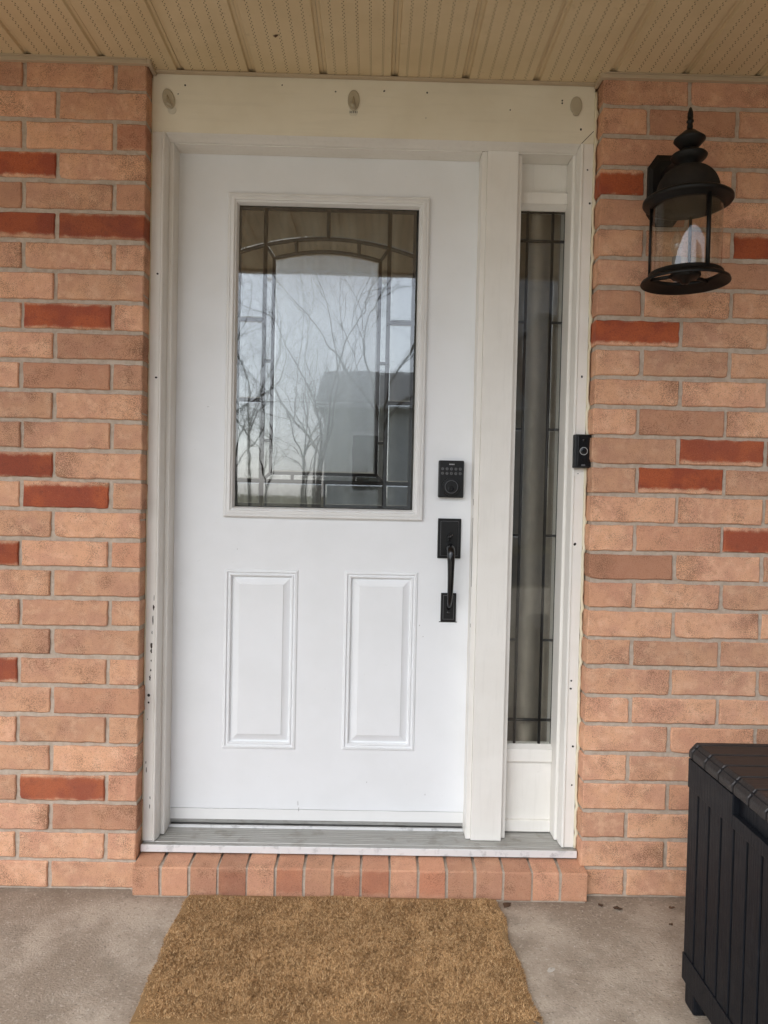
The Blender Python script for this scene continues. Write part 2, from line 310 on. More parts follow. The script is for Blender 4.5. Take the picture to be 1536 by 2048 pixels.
# ------------------------------------------------------------------ mesh helpers
def tag(o, label=None, cat=None, group=None, kind=None):
    if label: o['label'] = label
    if cat: o['category'] = cat
    if group: o['group'] = group
    if kind: o['kind'] = kind
    return o
def thing(name, label, cat, loc, group=None):
    o = bpy.data.objects.new(name, None); COL.objects.link(o); o.location = loc; o.empty_display_size = 0.1
    return tag(o, label, cat, group)
def base_of(o):
    p = Vector((0, 0, 0))
    while o is not None: p = p + o.location; o = o.parent
    return p
def link(name, me, mat, parent=None, loc=None):
    if mat is not None and len(me.materials) == 0: me.materials.append(mat)
    o = bpy.data.objects.new(name, me); COL.objects.link(o)
    if parent is not None: o.parent = parent
    if loc is not None: o.location = Vector(loc) - (base_of(parent) if parent else Vector((0, 0, 0)))
    return o
class G:
    """collects geometry in world coordinates, then becomes one mesh object"""
    def __init__(s): s.v = []; s.f = []; s.sm = []
    def add(s, vs, fs, smooth=False):
        b = len(s.v); s.v += [tuple(p) for p in vs]; s.f += [tuple(i + b for i in f) for f in fs]; s.sm += [smooth] * len(fs); return s
    def box(s, x0, x1, y0, y1, z0, z1, bev=0.0):
        if bev <= 0:
            vs = [(x, y, z) for z in (z0, z1) for y in (y0, y1) for x in (x0, x1)]
            fs = [(0, 2, 3, 1), (4, 5, 7, 6), (0, 1, 5, 4), (2, 6, 7, 3), (0, 4, 6, 2), (1, 3, 7, 5)]
            return s.add(vs, fs)
        bm = bmesh.new(); bmesh.ops.create_cube(bm, size=1)
        for v in bm.verts:
            v.co = Vector(((x0 + x1) / 2 + v.co.x * (x1 - x0), (y0 + y1) / 2 + v.co.y * (y1 - y0), (z0 + z1) / 2 + v.co.z * (z1 - z0)))
        bmesh.ops.bevel(bm, geom=bm.edges[:], offset=bev, segments=2, affect='EDGES', profile=0.6)
        return s.bm(bm)
    def bm(s, bm, smooth=False):
        bm.verts.index_update()
        s.add([v.co[:] for v in bm.verts], [[v.index for v in f.verts] for f in bm.faces], smooth); bm.free(); return s
    def frame(s, x0, x1, z0, z1, prof, cap=False):
        """rectangular moulding in XZ, prof = (inset, y)"""
        vs = []; fs = []
        for d, y in prof: vs += [(x0 + d, y, z0 + d), (x1 - d, y, z0 + d), (x1 - d, y, z1 - d), (x0 + d, y, z1 - d)]
        for i in range(len(prof) - 1):
            for k in range(4):
                a = i * 4 + k; b = i * 4 + (k + 1) % 4
                fs.append((a, b, b + 4, a + 4))
        if cap: n = (len(prof) - 1) * 4; fs.append((n, n + 1, n + 2, n + 3))
        return s.add(vs, fs)
    def prism_y(s, poly, y0, y1):
        """poly of (x,z) counter-clockwise seen from -y"""
        n = len(poly); vs = [(x, y0, z) for x, z in poly] + [(x, y1, z) for x, z in poly]
        fs = [tuple(range(n)), tuple(range(2 * n - 1, n - 1, -1))] + [(i, i + n, (i + 1) % n + n, (i + 1) % n) for i in range(n)]
        return s.add(vs, fs)
    def sweep(s, poly, axis, a0, a1):
        """extrude a closed profile along an axis: axis z -> poly (x,y); axis x -> poly (y,z)"""
        n = len(poly)
        mk = (lambda p, a: (p[0], p[1], a)) if axis == 'z' else (lambda p, a: (a, p[0], p[1]))
        vs = [mk(p, a0) for p in poly] + [mk(p, a1) for p in poly]
        fs = [tuple(range(n - 1, -1, -1)), tuple(range(n, 2 * n))] + [(i, (i + 1) % n, (i + 1) % n + n, i + n) for i in range(n)]
        return s.add(vs, fs)
    def lathe(s, prof, c, seg=40, smooth=True, closed=False):
        vs = []; fs = []
        for r, z in prof:
            for k in range(seg):
                a = 2 * PI * k / seg; vs.append((c[0] + r * math.cos(a), c[1] + r * math.sin(a), c[2] + z))
        m = len(prof)
        for i in range(m if closed else m - 1):
            j = (i + 1) % m
            for k in range(seg):
                k2 = (k + 1) % seg; fs.append((i * seg + k, i * seg + k2, j * seg + k2, j * seg + k))
        return s.add(vs, fs, smooth)
    def tube(s, pts, rad, seg=8, smooth=True, cap=True, flat=1.0):
        pts = [Vector(p) for p in pts]; n = len(pts); vs = []; fs = []
        if not hasattr(rad, '__len__'): rad = [rad] * n
        d0 = (pts[1] - pts[0]).normalized(); u = d0.orthogonal().normalized()
        for i, p in enumerate(pts):
            d = (pts[min(i + 1, n - 1)] - pts[max(i - 1, 0)]).normalized()
            u = (u - d * u.dot(d)).normalized(); w_ = d.cross(u)
            for k in range(seg):
                a = 2 * PI * k / seg; vs.append(p + (u * math.cos(a) + w_ * math.sin(a) * flat) * rad[i])
        for i in range(n - 1):
            for k in range(seg):
                k2 = (k + 1) % seg; fs.append((i * seg + k, i * seg + k2, (i + 1) * seg + k2, (i + 1) * seg + k))
        if cap: fs += [tuple(range(seg - 1, -1, -1)), tuple(range((n - 1) * seg, n * seg))]
        return s.add(vs, fs, smooth)
    def disc_y(s, x, z, y, r, depth, seg=20, rz=None, rot=0.0):
        rz = rz or r; poly = []
        for k in range(seg):
            a = 2 * PI * k / seg; px = r * math.cos(a); pz = rz * math.sin(a)
            poly.append((x + px * math.cos(rot) - pz * math.sin(rot), z + px * math.sin(rot) + pz * math.cos(rot)))
        return s.prism_y(poly, y, y + depth)
    def build(s, name, mat, parent=None, fix=True):
        b = base_of(parent) if parent is not None else Vector((0, 0, 0))
        me = bpy.data.meshes.new(name)
        me.from_pydata([(x - b.x, y - b.y, z - b.z) for x, y, z in s.v], [], s.f)
        if fix:
            bm = bmesh.new(); bm.from_mesh(me); bmesh.ops.recalc_face_normals(bm, faces=bm.faces); bm.to_mesh(me); bm.free()
        if any(s.sm): me.polygons.foreach_set('use_smooth', s.sm)
        me.update()
        return link(name, me, mat, parent)
def struct(o): return tag(o, kind='structure')

# ------------------------------------------------------------------ dimensions
FLOOR = -0.012
WR = 1.367                      # brick opening runs from x=0 to x=WR
ROWP = 0.0895; ROW0 = -0.006; BH = 0.078; BL = 0.258; PITCH = 0.2695
SOF = 2.494                     # soffit height
EDGE = -1.70                    # porch edge
CASE_Y = 0.055; JAMB_Y = 0.10; DOOR_Y = 0.165
DX0, DX1, DZ0, DZ1 = 0.050, 1.023, 0.124, 2.312

# ------------------------------------------------------------------ setting
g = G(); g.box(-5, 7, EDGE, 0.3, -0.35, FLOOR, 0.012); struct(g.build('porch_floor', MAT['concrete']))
def sheet(name, x0, x1, y0, y1, z, mat):
    return struct(G().add([(x0, y0, z), (x1, y0, z), (x1, y1, z), (x0, y1, z)], [(0, 1, 2, 3)]).build(name, mat))
sheet('ground', -200, 200, -260, 140, -0.36, MAT['lawn'])
sheet('bounce_paving', -3.4, 5.2, -8.5, EDGE - 0.005, -0.354, MAT['paving'])  # unseen pale slab, added to bounce light up to soffit and header
sheet('pavement', -60, 60, -10.0, -8.5, -0.352, MAT['paving'])
sheet('road', -120, 120, -17.0, -10.4, -0.356, MAT['asphalt'])
# hallway shell behind the door (closed, unlit)
g = G(); X0, X1, Y0, Y1, Z0, Z1 = -0.9, 2.3, 0.30, 3.2, FLOOR, 2.6
g.box(X0, X1, Y1, Y1 + 0.05, Z0, Z1); g.box(X0 - 0.05, X0, Y0, Y1, Z0, Z1); g.box(X1, X1 + 0.05, Y0, Y1, Z0, Z1)
g.box(X0, X1, Y0, Y1, Z1, Z1 + 0.05); g.box(X0, X1, Y0, Y1, Z0 - 0.05, Z0)
struct(g.build('hallway', MAT['hall']))

# ------------------------------------------------------------------ brick walls
def brick_mesh(L, H, D, seed, chip=None):
    r = random.Random(seed); pts = []
    nx = max(3, int(L / 0.022)); nz = 4
    hx, hz = L / 2, H / 2; rc = 0.004
    side = []
    def run(a, b, n, nrm):
        for i in range(n):
            t_ = i / n; x = a[0] + (b[0] - a[0]) * t_; z = a[1] + (b[1] - a[1]) * t_
            j = r.uniform(-0.0022, 0.0009); side.append((x + nrm[0] * j, z + nrm[1] * j))
    c = [r.uniform(0.0015, 0.004) for _ in range(4)]
    if chip is not None: c[chip] = r.uniform(0.009, 0.015)
    run((-hx + c[0], -hz), (hx - c[1], -hz), nx, (0, -1)); side.append((hx - c[1], -hz)); side.append((hx - c[1] * 0.3, -hz + c[1] * 0.3))
    run((hx, -hz + c[1]), (hx, hz - c[2]), nz, (1, 0)); side.append((hx, hz - c[2])); side.append((hx - c[2] * 0.3, hz - c[2] * 0.3))
    run((hx - c[2], hz), (-hx + c[3], hz), nx, (0, 1)); side.append((-hx + c[3], hz)); side.append((-hx + c[3] * 0.3, hz - c[3] * 0.3))
    run((-hx, hz - c[3]), (-hx, -hz + c[0]), nz, (-1, 0)); side.append((-hx, -hz + c[0])); side.append((-hx + c[0] * 0.3, -hz + c[0] * 0.3))
    n = len(side); vs = []
    for y, ins in ((0.0, 0.0030), (0.0028, 0.0), (D, 0.0)):
        for x, z in side:
            k = ins; vs.append((x - math.copysign(min(k, abs(x)), x), y + (r.uniform(-0.0006, 0.0006) if y == 0 else 0), z - math.copysign(min(k, abs(z)), z)))
    fs = [tuple(range(n))]
    for i in range(2):
        for k in range(n): fs.append((i * n + k, (i + 1) * n + k, (i + 1) * n + (k + 1) % n, i * n + (k + 1) % n))
    me = bpy.data.meshes.new('brick'); me.from_pydata(vs, [], fs); me.materials.append(MAT['brick']); me.update(); return me
STR = [brick_mesh(BL, BH, 0.09, 10 + i, c) for i, c in enumerate((None, None, 1, None, None, 0, None))]
HALF = [brick_mesh(0.134, BH, 0.09, 40 + i, c) for i, c in enumerate((None, 2, None, 1))]
HEAD = [brick_mesh(0.088, BH, 0.09, 60 + i, c) for i, c in enumerate((None, None, None))]
def put_brick(me, x, z, parent, red=0.0, brown=None, y=0.0, val=None):
    o = link('brick', me, None, parent, (x, y + random.uniform(-0.0015, 0.0015), z + random.uniform(-0.001, 0.001)))
    o.rotation_euler = (0, random.uniform(-0.005, 0.005), 0); o.scale = (random.uniform(.992, 1.006), 1, random.uniform(.965, 1.02))
    b = brown if brown is not None else (0.4 if random.random() < 0.08 else random.uniform(0, 0.12))
    o.color = (red, val if val is not None else random.uniform(0.15, 0.85), b, 1)
    return o
NR = 28
RED_L = {(4, 1): 1, (6, 0): .95, (6, 1): 1, (9, 1): 1, (14, 1): 1, (15, 1): 1, (17, 2): 1, (21, 2): .95, (25, 1): .9, (3, 0): .35, (12, 5): 1, (20, 6): 1, (8, 6): 1}
RED_R = {(4, 0): 1, (6, 2): 1, (9, 0): 1, (13, 1): .95, (14, 1): 1, (16, 2): .95, (7, 5): 1, (18, 6): 1, (22, 5): 1, (11, 7): 1}
BROWN = {('L', 11, 1): .6, ('R', 17, 0): .75, ('R', 16, 1): .45, ('R', 12, 1): .5, ('L', 17, 0): .5, ('R', 8, 0): .45, ('R', 18, 0): .35}
# left wall
wl = thing('brick_wall', 'peach brick wall with scattered red bricks left of the door', 'wall', (-1.35, 0.0, FLOOR))
g = G(); g.box(-2.72, -0.004, 0.0065, 0.30, FLOOR, 2.62); g.build('mortar', MAT['mortar'], wl)
for r_ in range(1, NR + 1):
    zc = ROW0 + (NR - r_) * ROWP + BH / 2; odd = r_ % 2 == 1; x = 0.0 + random.uniform(-0.003, 0.002); k = 0
    while x > -2.55:
        L = 0.088 if (odd and k == 0) else BL
        me = random.choice(HEAD if L < 0.1 else STR)
        zz = zc
        put_brick(me, x - L / 2, zz, wl, RED_L.get((r_, k), 0.0), BROWN.get(('L', r_, k)))
        x -= L + (PITCH - BL) + random.uniform(-0.0015, 0.0015); k += 1
# right wall
wr = thing('brick_wall', 'peach brick wall with scattered red bricks right of the sidelight, carrying the lantern', 'wall', (2.7, 0.0, FLOOR))
g = G(); g.box(WR + 0.004, 4.06, 0.0065, 0.30, FLOOR, 2.62); g.build('mortar', MAT['mortar'], wr)
for r_ in range(1, NR + 1):
    zc = ROW0 + (NR - r_) * ROWP + BH / 2 - 0.009 * math.sin(min(1, max(0, (r_ - 2) / 18.0)) * PI); odd = r_ % 2 == 1; x = WR + random.uniform(-0.003, 0.002); k = 0
    while x < 3.88:
        L = BL if (odd or k > 0) else 0.134
        put_brick(random.choice(HALF if L < 0.2 else STR), x + L / 2, zc, wr, RED_R.get((r_, k), 0.0), BROWN.get(('R', r_, k)))
        x += L + (PITCH - BL) + random.uniform(-0.0015, 0.0015); k += 1
# wall above and behind the door opening (lintel over the header), carried out of sight
g = G(); g.box(-0.004, WR + 0.004, 0.10, 0.30, 2.49, 2.62); lint = g.build('lintel', MAT['mortar']); tag(lint, 'plain masonry lintel hidden above the white header board', 'lintel')

shade_w = thing('shade_wall', 'unseen plain wall added to shade the right end of the porch', 'wall', (4.2, -3.0, -0.36))  # made-up wall out of view, added to darken the right brickwork
g = G(); g.box(4.07, 4.30, -6.5, 0.3, -0.36, 2.62); g.build('wall', MAT['brown_brick'], shade_w)
# rowlock sill under the threshold
sill = thing('brick_sill', 'row of upright sill bricks on the porch floor below the threshold', 'sill', (0.69, 0.0, FLOOR))
g = G(); g.box(0.004, 1.374, -0.0318, 0.16, FLOOR, 0.0782); g.build('mortar', MAT['mortar'], sill)
def rowlock(seed):
    r = random.Random(seed); hw = 0.0393 + r.uniform(-0.001, 0.0012); vs = []; fs = []
    prof = [(-0.002, -0.003), (-0.0035, 0.000), (-0.004, 0.04), (-0.0035, 0.0795), (0.0, 0.0835), (0.03, 0.0865), (0.075, 0.0905), (0.075, -0.003)]
    for sx, ins in ((-1, 0.0035), (-1, 0.0), (1, 0.0), (1, 0.0035)):
        for y, z in prof:
            vs.append((sx * (hw - ins) + r.uniform(-.0007, .0007), y + (ins * 0.9 if y < 0 else 0), z - (ins * 0.8 if z > 0.08 else 0)))
    n = len(prof)
    for i in range(3):
        for k in range(n): fs.append((i * n + k, i * n + (k + 1) % n, (i + 1) * n + (k + 1) % n, (i + 1) * n + k))
    fs += [tuple(range(n - 1, -1, -1)), tuple(range(3 * n, 4 * n))]
    me = bpy.data.meshes.new('brick')
    me.from_pydata([(x, y, z - 0.04) for x, y, z in vs], [], fs); me.materials.append(MAT['brick'])
    bm = bmesh.new(); bm.from_mesh(me); bmesh.ops.recalc_face_normals(bm, faces=bm.faces); bm.to_mesh(me); bm.free(); me.update(); return me
ROWL = [rowlock(90 + i) for i in range(5)]
for i in range(16):
    hot = {3: .45, 5: .5, 6: .3, 7: .45, 8: .55, 10: .4, 13: .35, 15: .25}.get(i, .1)
    o = link('brick', ROWL[i % 5], None, sill, (0.0395 + i * 0.0866, -0.033 + random.uniform(-.002, .002), 0.037 + random.uniform(-.002, .001)))
    o.color = (hot * 0.7 if i in (3, 5, 7, 8, 10) else 0, random.uniform(.0, .8), 0.15 + hot + random.uniform(-.1, .25), 1); o.rotation_euler = (0, random.uniform(-.012, .012), 0)

# ------------------------------------------------------------------ porch roof and soffit
roof = thing('porch_roof', 'tan vented aluminium soffit over the porch', 'soffit', (0.7, EDGE, 2.45))
PX0, NP_, PP = 0.739 - 0.217 * 16, 32, 0.217
def soffit_mesh():
    g = G(); h = PP / 2; r = 0.0125
    L0, L1 = -(0.09 - EDGE) / 2, (0.09 - EDGE) / 2
    prof = [(-h + r, 0.0), (h - r, 0.0), (h - r + 0.003, 0.008), (h - 0.001, 0.0095), (h - 0.001, 0.012), (h - r, 0.012), (-h + r, 0.0035), (-h + 0.0005, 0.012), (-h + 0.0005, 0.0095), (-h + r - 0.003, 0.008)]
    n = len(prof); vs = [(x, L0, z) for x, z in prof] + [(x, L1, z) for x, z in prof]
    # lower skin and upper skin as one closed strip
    lo = [(-h + 0.0005, 0.0090), (-h + r - 0.0035, 0.0088), (-h + r, 0.0), (h - r, 0.0), (h - r + 0.0035, 0.0088), (h - 0.0005, 0.0090)]
    poly = lo + [(x, z + 0.004) for x, z in reversed(lo)]
    n = len(poly); vs = [(x, L0, z) for x, z in poly] + [(x, L1, z) for x, z in poly]
    fs = [(i, (i + 1) % n, (i + 1) % n + n, i + n) for i in range(n)]
    g.add(vs, fs); me = bpy.data.meshes.new('soffit_panel'); me.from_pydata(g.v, [], g.f)
    bm = bmesh.new(); bm.from_mesh(me); bmesh.ops.recalc_face_normals(bm, faces=bm.faces); bm.to_mesh(me); bm.free()
    me.materials.append(MAT['soffit']); return me
SM = soffit_mesh()
for i in range(NP_):
    link('soffit_panel', SM, None, roof, (PX0 + (i + 0.5) * PP, (EDGE + 0.09) / 2, SOF + random.uniform(-.0008, .0008)))
RX0, RX1 = PX0, PX0 + NP_ * PP
g = G(); g.box(RX0 - 0.03, RX1 + 1.5, EDGE - 0.35, 1.2, 2.63, 2.75); g.build('roof_deck', MAT['shingle'], roof)
g = G(); g.box(RX0, RX1, 0.095, 0.30, SOF + 0.02, 2.63); g.box(RX0 - 0.02, RX0, EDGE, 0.3, SOF - 0.01, 2.63); g.box(RX1, RX1 + 1.45, EDGE, 0.3, SOF, 2.62); g.build('closing_board', MAT['trim_tan'], roof)
g = G(); g.box(RX0 - 0.03, RX1 + 1.5, EDGE - 0.03, EDGE, SOF - 0.012, 2.63); g.build('fascia', MAT['trim_tan'], roof)
g = G(); g.sweep([(EDGE - 0.03, 2.62), (EDGE - 0.15, 2.62), (EDGE - 0.15, 2.56), (EDGE - 0.12, 2.50), (EDGE - 0.03, 2.50)], 'x', RX0 - 0.03, RX1 + 1.5); g.build('gutter', MAT['white_trim'], roof)
# J-trim along the wall heads with mitred returns into the door recess
def jtrim(x0, x1): 
    g = G(); g.box(x0, x1, -0.014, 0.004, 2.4795, 2.4905, 0.0012); g.box(x0, x1, -0.019, 0.0, 2.4905, 2.4935); return g
jtrim(-2.72, 0.002).build('soffit_trim', MAT['trim_tan'], roof)
jtrim(WR - 0.002, 4.06).build('soffit_trim', MAT['trim_tan'], roof)
g = G(); g.box(0.0022, 0.013, -0.014, 0.052, 2.4797, 2.4937, 0.0012); g.build('soffit_trim', MAT['trim_tan'], roof)
g = G(); g.box(WR - 0.013, WR - 0.0022, -0.014, 0.052, 2.4797, 2.4937, 0.0012); g.build('soffit_trim', MAT['trim_tan'], roof)
g = G(); g.box(0.0135, WR - 0.0135, 0.040, 0.060, 2.4885, 2.4937, 0.001); g.build('soffit_trim', MAT['trim_tan'], roof)
# a dead leaf-like bug husk caught on the soffit
h = G(); h.tube([(0.395, -0.145, SOF - 0.002), (0.401, -0.147, SOF - 0.004), (0.409, -0.15, SOF - 0.002)], [0.001, 0.0035, 0.0008], 6)
tag(h.build('bug_husk', MAT['leaf']), 'small dark husk stuck to the tan soffit above the door', 'husk')

# ------------------------------------------------------------------ door frame
fr = thing('door_frame', 'white painted wooden door frame with header board, centre post and sidelight', 'door frame', (0.69, 0.1, 0.115))
FP = MAT['frame_paint']
CZ0 = 0.117
g = G(); g.box(0.001, WR - 0.008, CASE_Y, 0.099, 2.3135, 2.4885, 0.002); header = g.build('header_board', MAT['header_paint'], fr)
def casing_profile(xo, xi, s):
    # from outer edge xo to inner edge xi, s=+1 when inner is to the right
    return [(xo, 0.0985), (xo, CASE_Y + 0.002), (xo + s * .002, CASE_Y), (xi - s * .0105, CASE_Y), (xi - s * .0095, CASE_Y + .0016), (xi - s * .0085, CASE_Y), (xi - s * .0065, CASE_Y - .0035), (xi - s * .003, CASE_Y - .003), (xi, CASE_Y + .002), (xi + s * .001, CASE_Y + .012), (xi + s * .003, CASE_Y + .022), (xi + s * .003, 0.0985)]
g = G(); g.sweep(casing_profile(0.001, 0.040, 1), 'z', CZ0, 2.3132); cas_l = g.build('casing', FP, fr); cas_l['label'] = 'chipped and scuffed left casing'
g = G(); g.sweep(casing_profile(WR - 0.008, 1.319, -1), 'z', CZ0, 2.3132); cas_r = g.build('casing', FP, fr)
# moulding under the header
pr_ = [(0.0985, 2.3133), (CASE_Y + .0005, 2.3133), (CASE_Y - .0015, 2.3118), (CASE_Y + .001, 2.3100), (CASE_Y + .012, 2.3082), (CASE_Y + .026, 2.3055), (CASE_Y + .0365, 2.3022), (0.0985, 2.3018)]
g = G(); g.sweep(pr_, 'x', 0.0435, 1.3155); g.build('moulding', FP, fr)
# jambs
JB = 0.235
g = G(); g.box(-0.003, 0.056, 0.0995, JB, CZ0, 2.333, 0.002); g.build('jamb', FP, fr)
g = G(); g.box(1.0205, 1.0365, 0.0995, JB, CZ0, 2.3016, 0.002); g.build('jamb', FP, fr)
g = G(); g.box(0.0563, 1.0203, 0.0997, JB, 2.299, 2.3335, 0.002); g.build('head_jamb', FP, fr)
g = G(); g.box(1.0367, 1.134, 0.0915, JB, CZ0 - 0.001, 2.3016, 0.0012); post = g.build('mullion_post', FP, fr)
g = G(); g.box(1.1343, 1.1495, 0.108, JB, CZ0, 2.2992, 0.003); g.build('sidelight_stop', FP, fr)
g = G(); g.box(1.3065, 1.3335, 0.1, JB, CZ0, 2.2992, 0.004); g.build('jamb', FP, fr)
g = G(); g.box(1.3338, WR + 0.002, 0.0997, JB, CZ0, 2.333, 0.001); g.build('jamb', FP, fr)
g = G(); g.box(1.0367, 1.3335, 0.0996, JB, 2.2997, 2.333, 0.002); g.build('head_jamb', FP, fr)
# dark gap round the closed door
g = G(); g.box(0.045, 1.03, 0.214, 0.2335, 0.12, 2.31); 
# sidelight (fixed): panels, rails, leaded glass
SX0, SX1 = 1.1498, 1.3062
SGX0, SGX1, SGZ0, SGZ1 = 1.139, 1.311, 0.398, 2.150
sl = G(); sl.box(SX0, SX1, 0.172, 0.20, 2.205, 2.2990); sl = sl.build('sidelight', FP, fr)
g = G(); g.box(SX0, SX1 , 0.150, 0.2, 2.164, 2.2005, 0.002); g.build('rail', FP, sl)
g = G(); g.box(SX0, SX1, 0.1705, 0.2, 2.2007, 2.2048); g.build('rail_groove', MAT['bare_wood'], sl)
g = G(); g.box(SX0, SX1, 0.148, 0.2, 0.352, 0.3945, 0.003); g.build('rail', FP, sl)
g = G(); g.box(SX0, SX1, 0.160, 0.2, 0.1585, 0.3517); g.build('panel', FP, sl)
g = G(); g.box(SX0, SX1, 0.150, 0.2, 0.120, 0.158, 0.002); g.build('rail', FP, sl)
g = G(); g.sweep([(0.2, 2.1636), (0.1515, 2.1636), (0.172, 2.150), (0.2, 2.150)], 'x', SX0, SX1); g.build('glazing_bead', FP, sl)
g = G(); g.sweep([(0.2, 0.395), (0.149, 0.395), (0.172, 0.4035), (0.2, 0.4035)], 'x', SX0, SX1); g.build('glazing_bead', FP, sl)
# threshold
g = G()
prof = [(0.036, 0.1125), (0.044, 0.1135), (0.052, 0.1135), (0.053, 0.1125), (0.057, 0.1125), (0.058, 0.114), (0.072, 0.1145)]
y = 0.078
while y < 0.150:
    prof += [(y, 0.1145 + (y - .07) * .02), (y + .0012, 0.1138 + (y - .07) * .02), (y + .0045, 0.1138 + (y - .07) * .02), (y + .0057, 0.1148 + (y - .07) * .02)]; y += 0.0125
prof += [(0.155, 0.1165), (0.24, 0.1165), (0.24, 0.094), (0.036, 0.094)]
g.sweep(prof, 'x', 0.003, WR - 0.002); thr = g.build('threshold', MAT['alu'], fr)
g = G(); g.box(0.002, WR - 0.004, 0.0325, 0.0358, 0.0925, 0.1145, 0.001); g.build('nosing', MAT['nose'], thr)
for yy in (0.150, 0.158): 
    g = G(); g.box(0.0562, 1.0203, yy, yy + 0.004, 0.1168, 0.1225, 0.0008); g.build('sill_rib', MAT['nose'], thr)
# caulk bead between right casing and brick, lumpy
pts = []; rad = []
for i in range(140):
    z = 0.115 + (2.47 - 0.115) * i / 139
    row = ((z - ROW0) / ROWP) % 1.0
    lump = 1.0 if row > 0.86 else 0.0
    pts.append((WR - 0.0055 + 0.003 * lump + random.uniform(-.0008, .0008), CASE_Y - 0.0015 - 0.004 * lump, z)); rad.append(0.0042 + 0.0022 * lump + random.uniform(-.0006, .0008))
g = G(); g.tube(pts, rad, 8); cb = g.build('caulk_bead', MAT['caulk'], fr); cb['label'] = 'lumpy yellowed caulk bead against the brick'
pts = [(0.0, CASE_Y + 0.001, 0.115 + 2.36 * i / 60) for i in range(61)]
g = G(); g.tube(pts, [0.0022 + random.uniform(-.0005, .0005) for _ in pts], 6); g.build('caulk_bead', MAT['caulk'], fr)
# nail holes and chips
def holes(lst, parent, y=CASE_Y):
    for x, z, r in lst:
        g = G(); g.disc_y(x, z, y - 0.0006, r, 0.003, 8, r * random.uniform(.8, 1.4), random.uniform(0, 3)); g.build('nail_hole', MAT['hole_and_shadow'], parent)
holes([(0.099, 2.456, .0028), (0.078, 2.429, .0016), (0.395, 2.465, .0024), (0.559, 2.45, .0026), (0.708, 2.456, .0026), (0.84, 2.455, .0026), (0.838, 2.378, .0013), (1.097, 2.41, .0024), (1.257, 2.443, .0026), (1.257, 2.435, .0026), (1.317, 2.357, .0030)], header)
holes([(1.341, 2.234, .003), (1.351, 2.132, .0034), (1.342, 1.598, .003), (1.335, 1.076, .004), (1.335, 0.621, .003), (1.347, 0.438, .0034), (1.347, 0.315, .003), (1.336, 0.646, .003)], cas_r)
holes([(0.023, 1.882, .003), (0.023, 1.564, .003), (0.014, 0.576, .0045), (0.014, 0.553, .0035)], cas_l)
for x, z, rx, rz in ((0.0265, 0.882, .0012, .014), (0.0255, 0.851, .0045, .012), (0.024, 0.812, .0028, .018), (0.0215, 0.773, .002, .007), (0.0205, 0.733, .005, .012), (0.020, 0.715, .0036, .009), (0.020, 0.685, .003, .004), (0.0195, 0.655, .0035, .005), (0.017, 0.631, .004, .012), (0.011, 0.5, .0012, .003), (0.008, 0.364, .002, .006), (0.010, 0.34, .002, .012), (0.0225, 0.253, .002, .006), (0.022, 0.226, .0024, .009)):
    n = 11; poly = []
    for k in range(n):
        a = 2 * PI * k / n; q = random.uniform(.55, 1.15); poly.append((x + rx * .72 * q * math.cos(a), z + rz * .85 * q * math.sin(a)))
    g = G(); g.prism_y(poly, CASE_Y - 0.0005, CASE_Y + 0.003); g.build('paint_chip', MAT['bare_wood'], cas_l)
# split along the mitre at the right corner of the header
g = G(); g.prism_y([(1.3195, 2.3145), (1.3215, 2.3142), (1.3572, 2.3516), (1.3560, 2.3528)], CASE_Y - 0.0006, CASE_Y + 0.004); g.build('mitre_crack', MAT['hole_and_shadow'], header)
# worn edge of the strike jamb
for z0, z1, wd in ((0.93, 1.15, .0035), (1.05, 1.085, .005), (0.96, 0.99, .0045), (1.19, 1.21, .003), (0.80, 0.812, .003)):
    g = G(); n = 14; L = []; R_ = []
    for k in range(n):
        z = z0 + (z1 - z0) * k / (n - 1); L.append((1.0205 - 0.0004, z)); R_.append((1.0205 + wd * random.uniform(.15, 1) * math.sin(PI * (k + .3) / n), z))
    g.prism_y(L + R_[::-1], 0.1012, 0.106); g.build('paint_chip', MAT['bare_wood'], post)

# ------------------------------------------------------------------ the door
door = thing('front_door', 'white panelled front door with leaded glass window and black handle', 'door', (0.537, 0.18, 0.13))
DP = MAT['door_paint']
IX0, IX1, IZ0, IZ1 = 0.216, 0.863, 1.1355, 2.1755      # glass insert frame, outer
GX0, GX1, GZ0, GZ1 = 0.249, 0.821, 1.174, 2.137        # visible glass
PNL = [(0.2225, 0.463, 0.374, 0.965), (0.6135, 0.854, 0.376, 0.966)]
HX0, HX1, HZ0, HZ1 = IX0 + 0.010, IX1 - 0.010, IZ0 + 0.010, IZ1 - 0.010
def in_hole(x, z):
    if HX0 < x < HX1 and HZ0 < z < HZ1: return True
    return any(a < x < b and c < z < d for a, b, c, d in PNL)
xs = sorted({DX0, DX1, HX0, HX1, *[p[0] for p in PNL], *[p[1] for p in PNL]}); zs = sorted({DZ0 + 0.052, DZ1, HZ0, HZ1, *[p[2] for p in PNL], *[p[3] for p in PNL]})
g = G(); idx = {}
def vid(x, z):
    if (x, z) not in idx: idx[(x, z)] = len(g.v); g.v.append((x, DOOR_Y, z))
    return idx[(x, z)]
for i in range(len(xs) - 1):
    for j in range(len(zs) - 1):
        if in_hole((xs[i] + xs[i + 1]) / 2, (zs[j] + zs[j + 1]) / 2): continue
        g.f.append((vid(xs[i], zs[j]), vid(xs[i + 1], zs[j]), vid(xs[i + 1], zs[j + 1]), vid(xs[i], zs[j + 1]))); g.sm.append(False)
def rim(x0, x1, z0, z1, ya, yb): g.frame(x0, x1, z0, z1, [(0, ya), (0, yb)])
rim(DX0, DX1, DZ0 + 0.052, DZ1, DOOR_Y, 0.21); rim(HX0, HX1, HZ0, HZ1, DOOR_Y, 0.21)
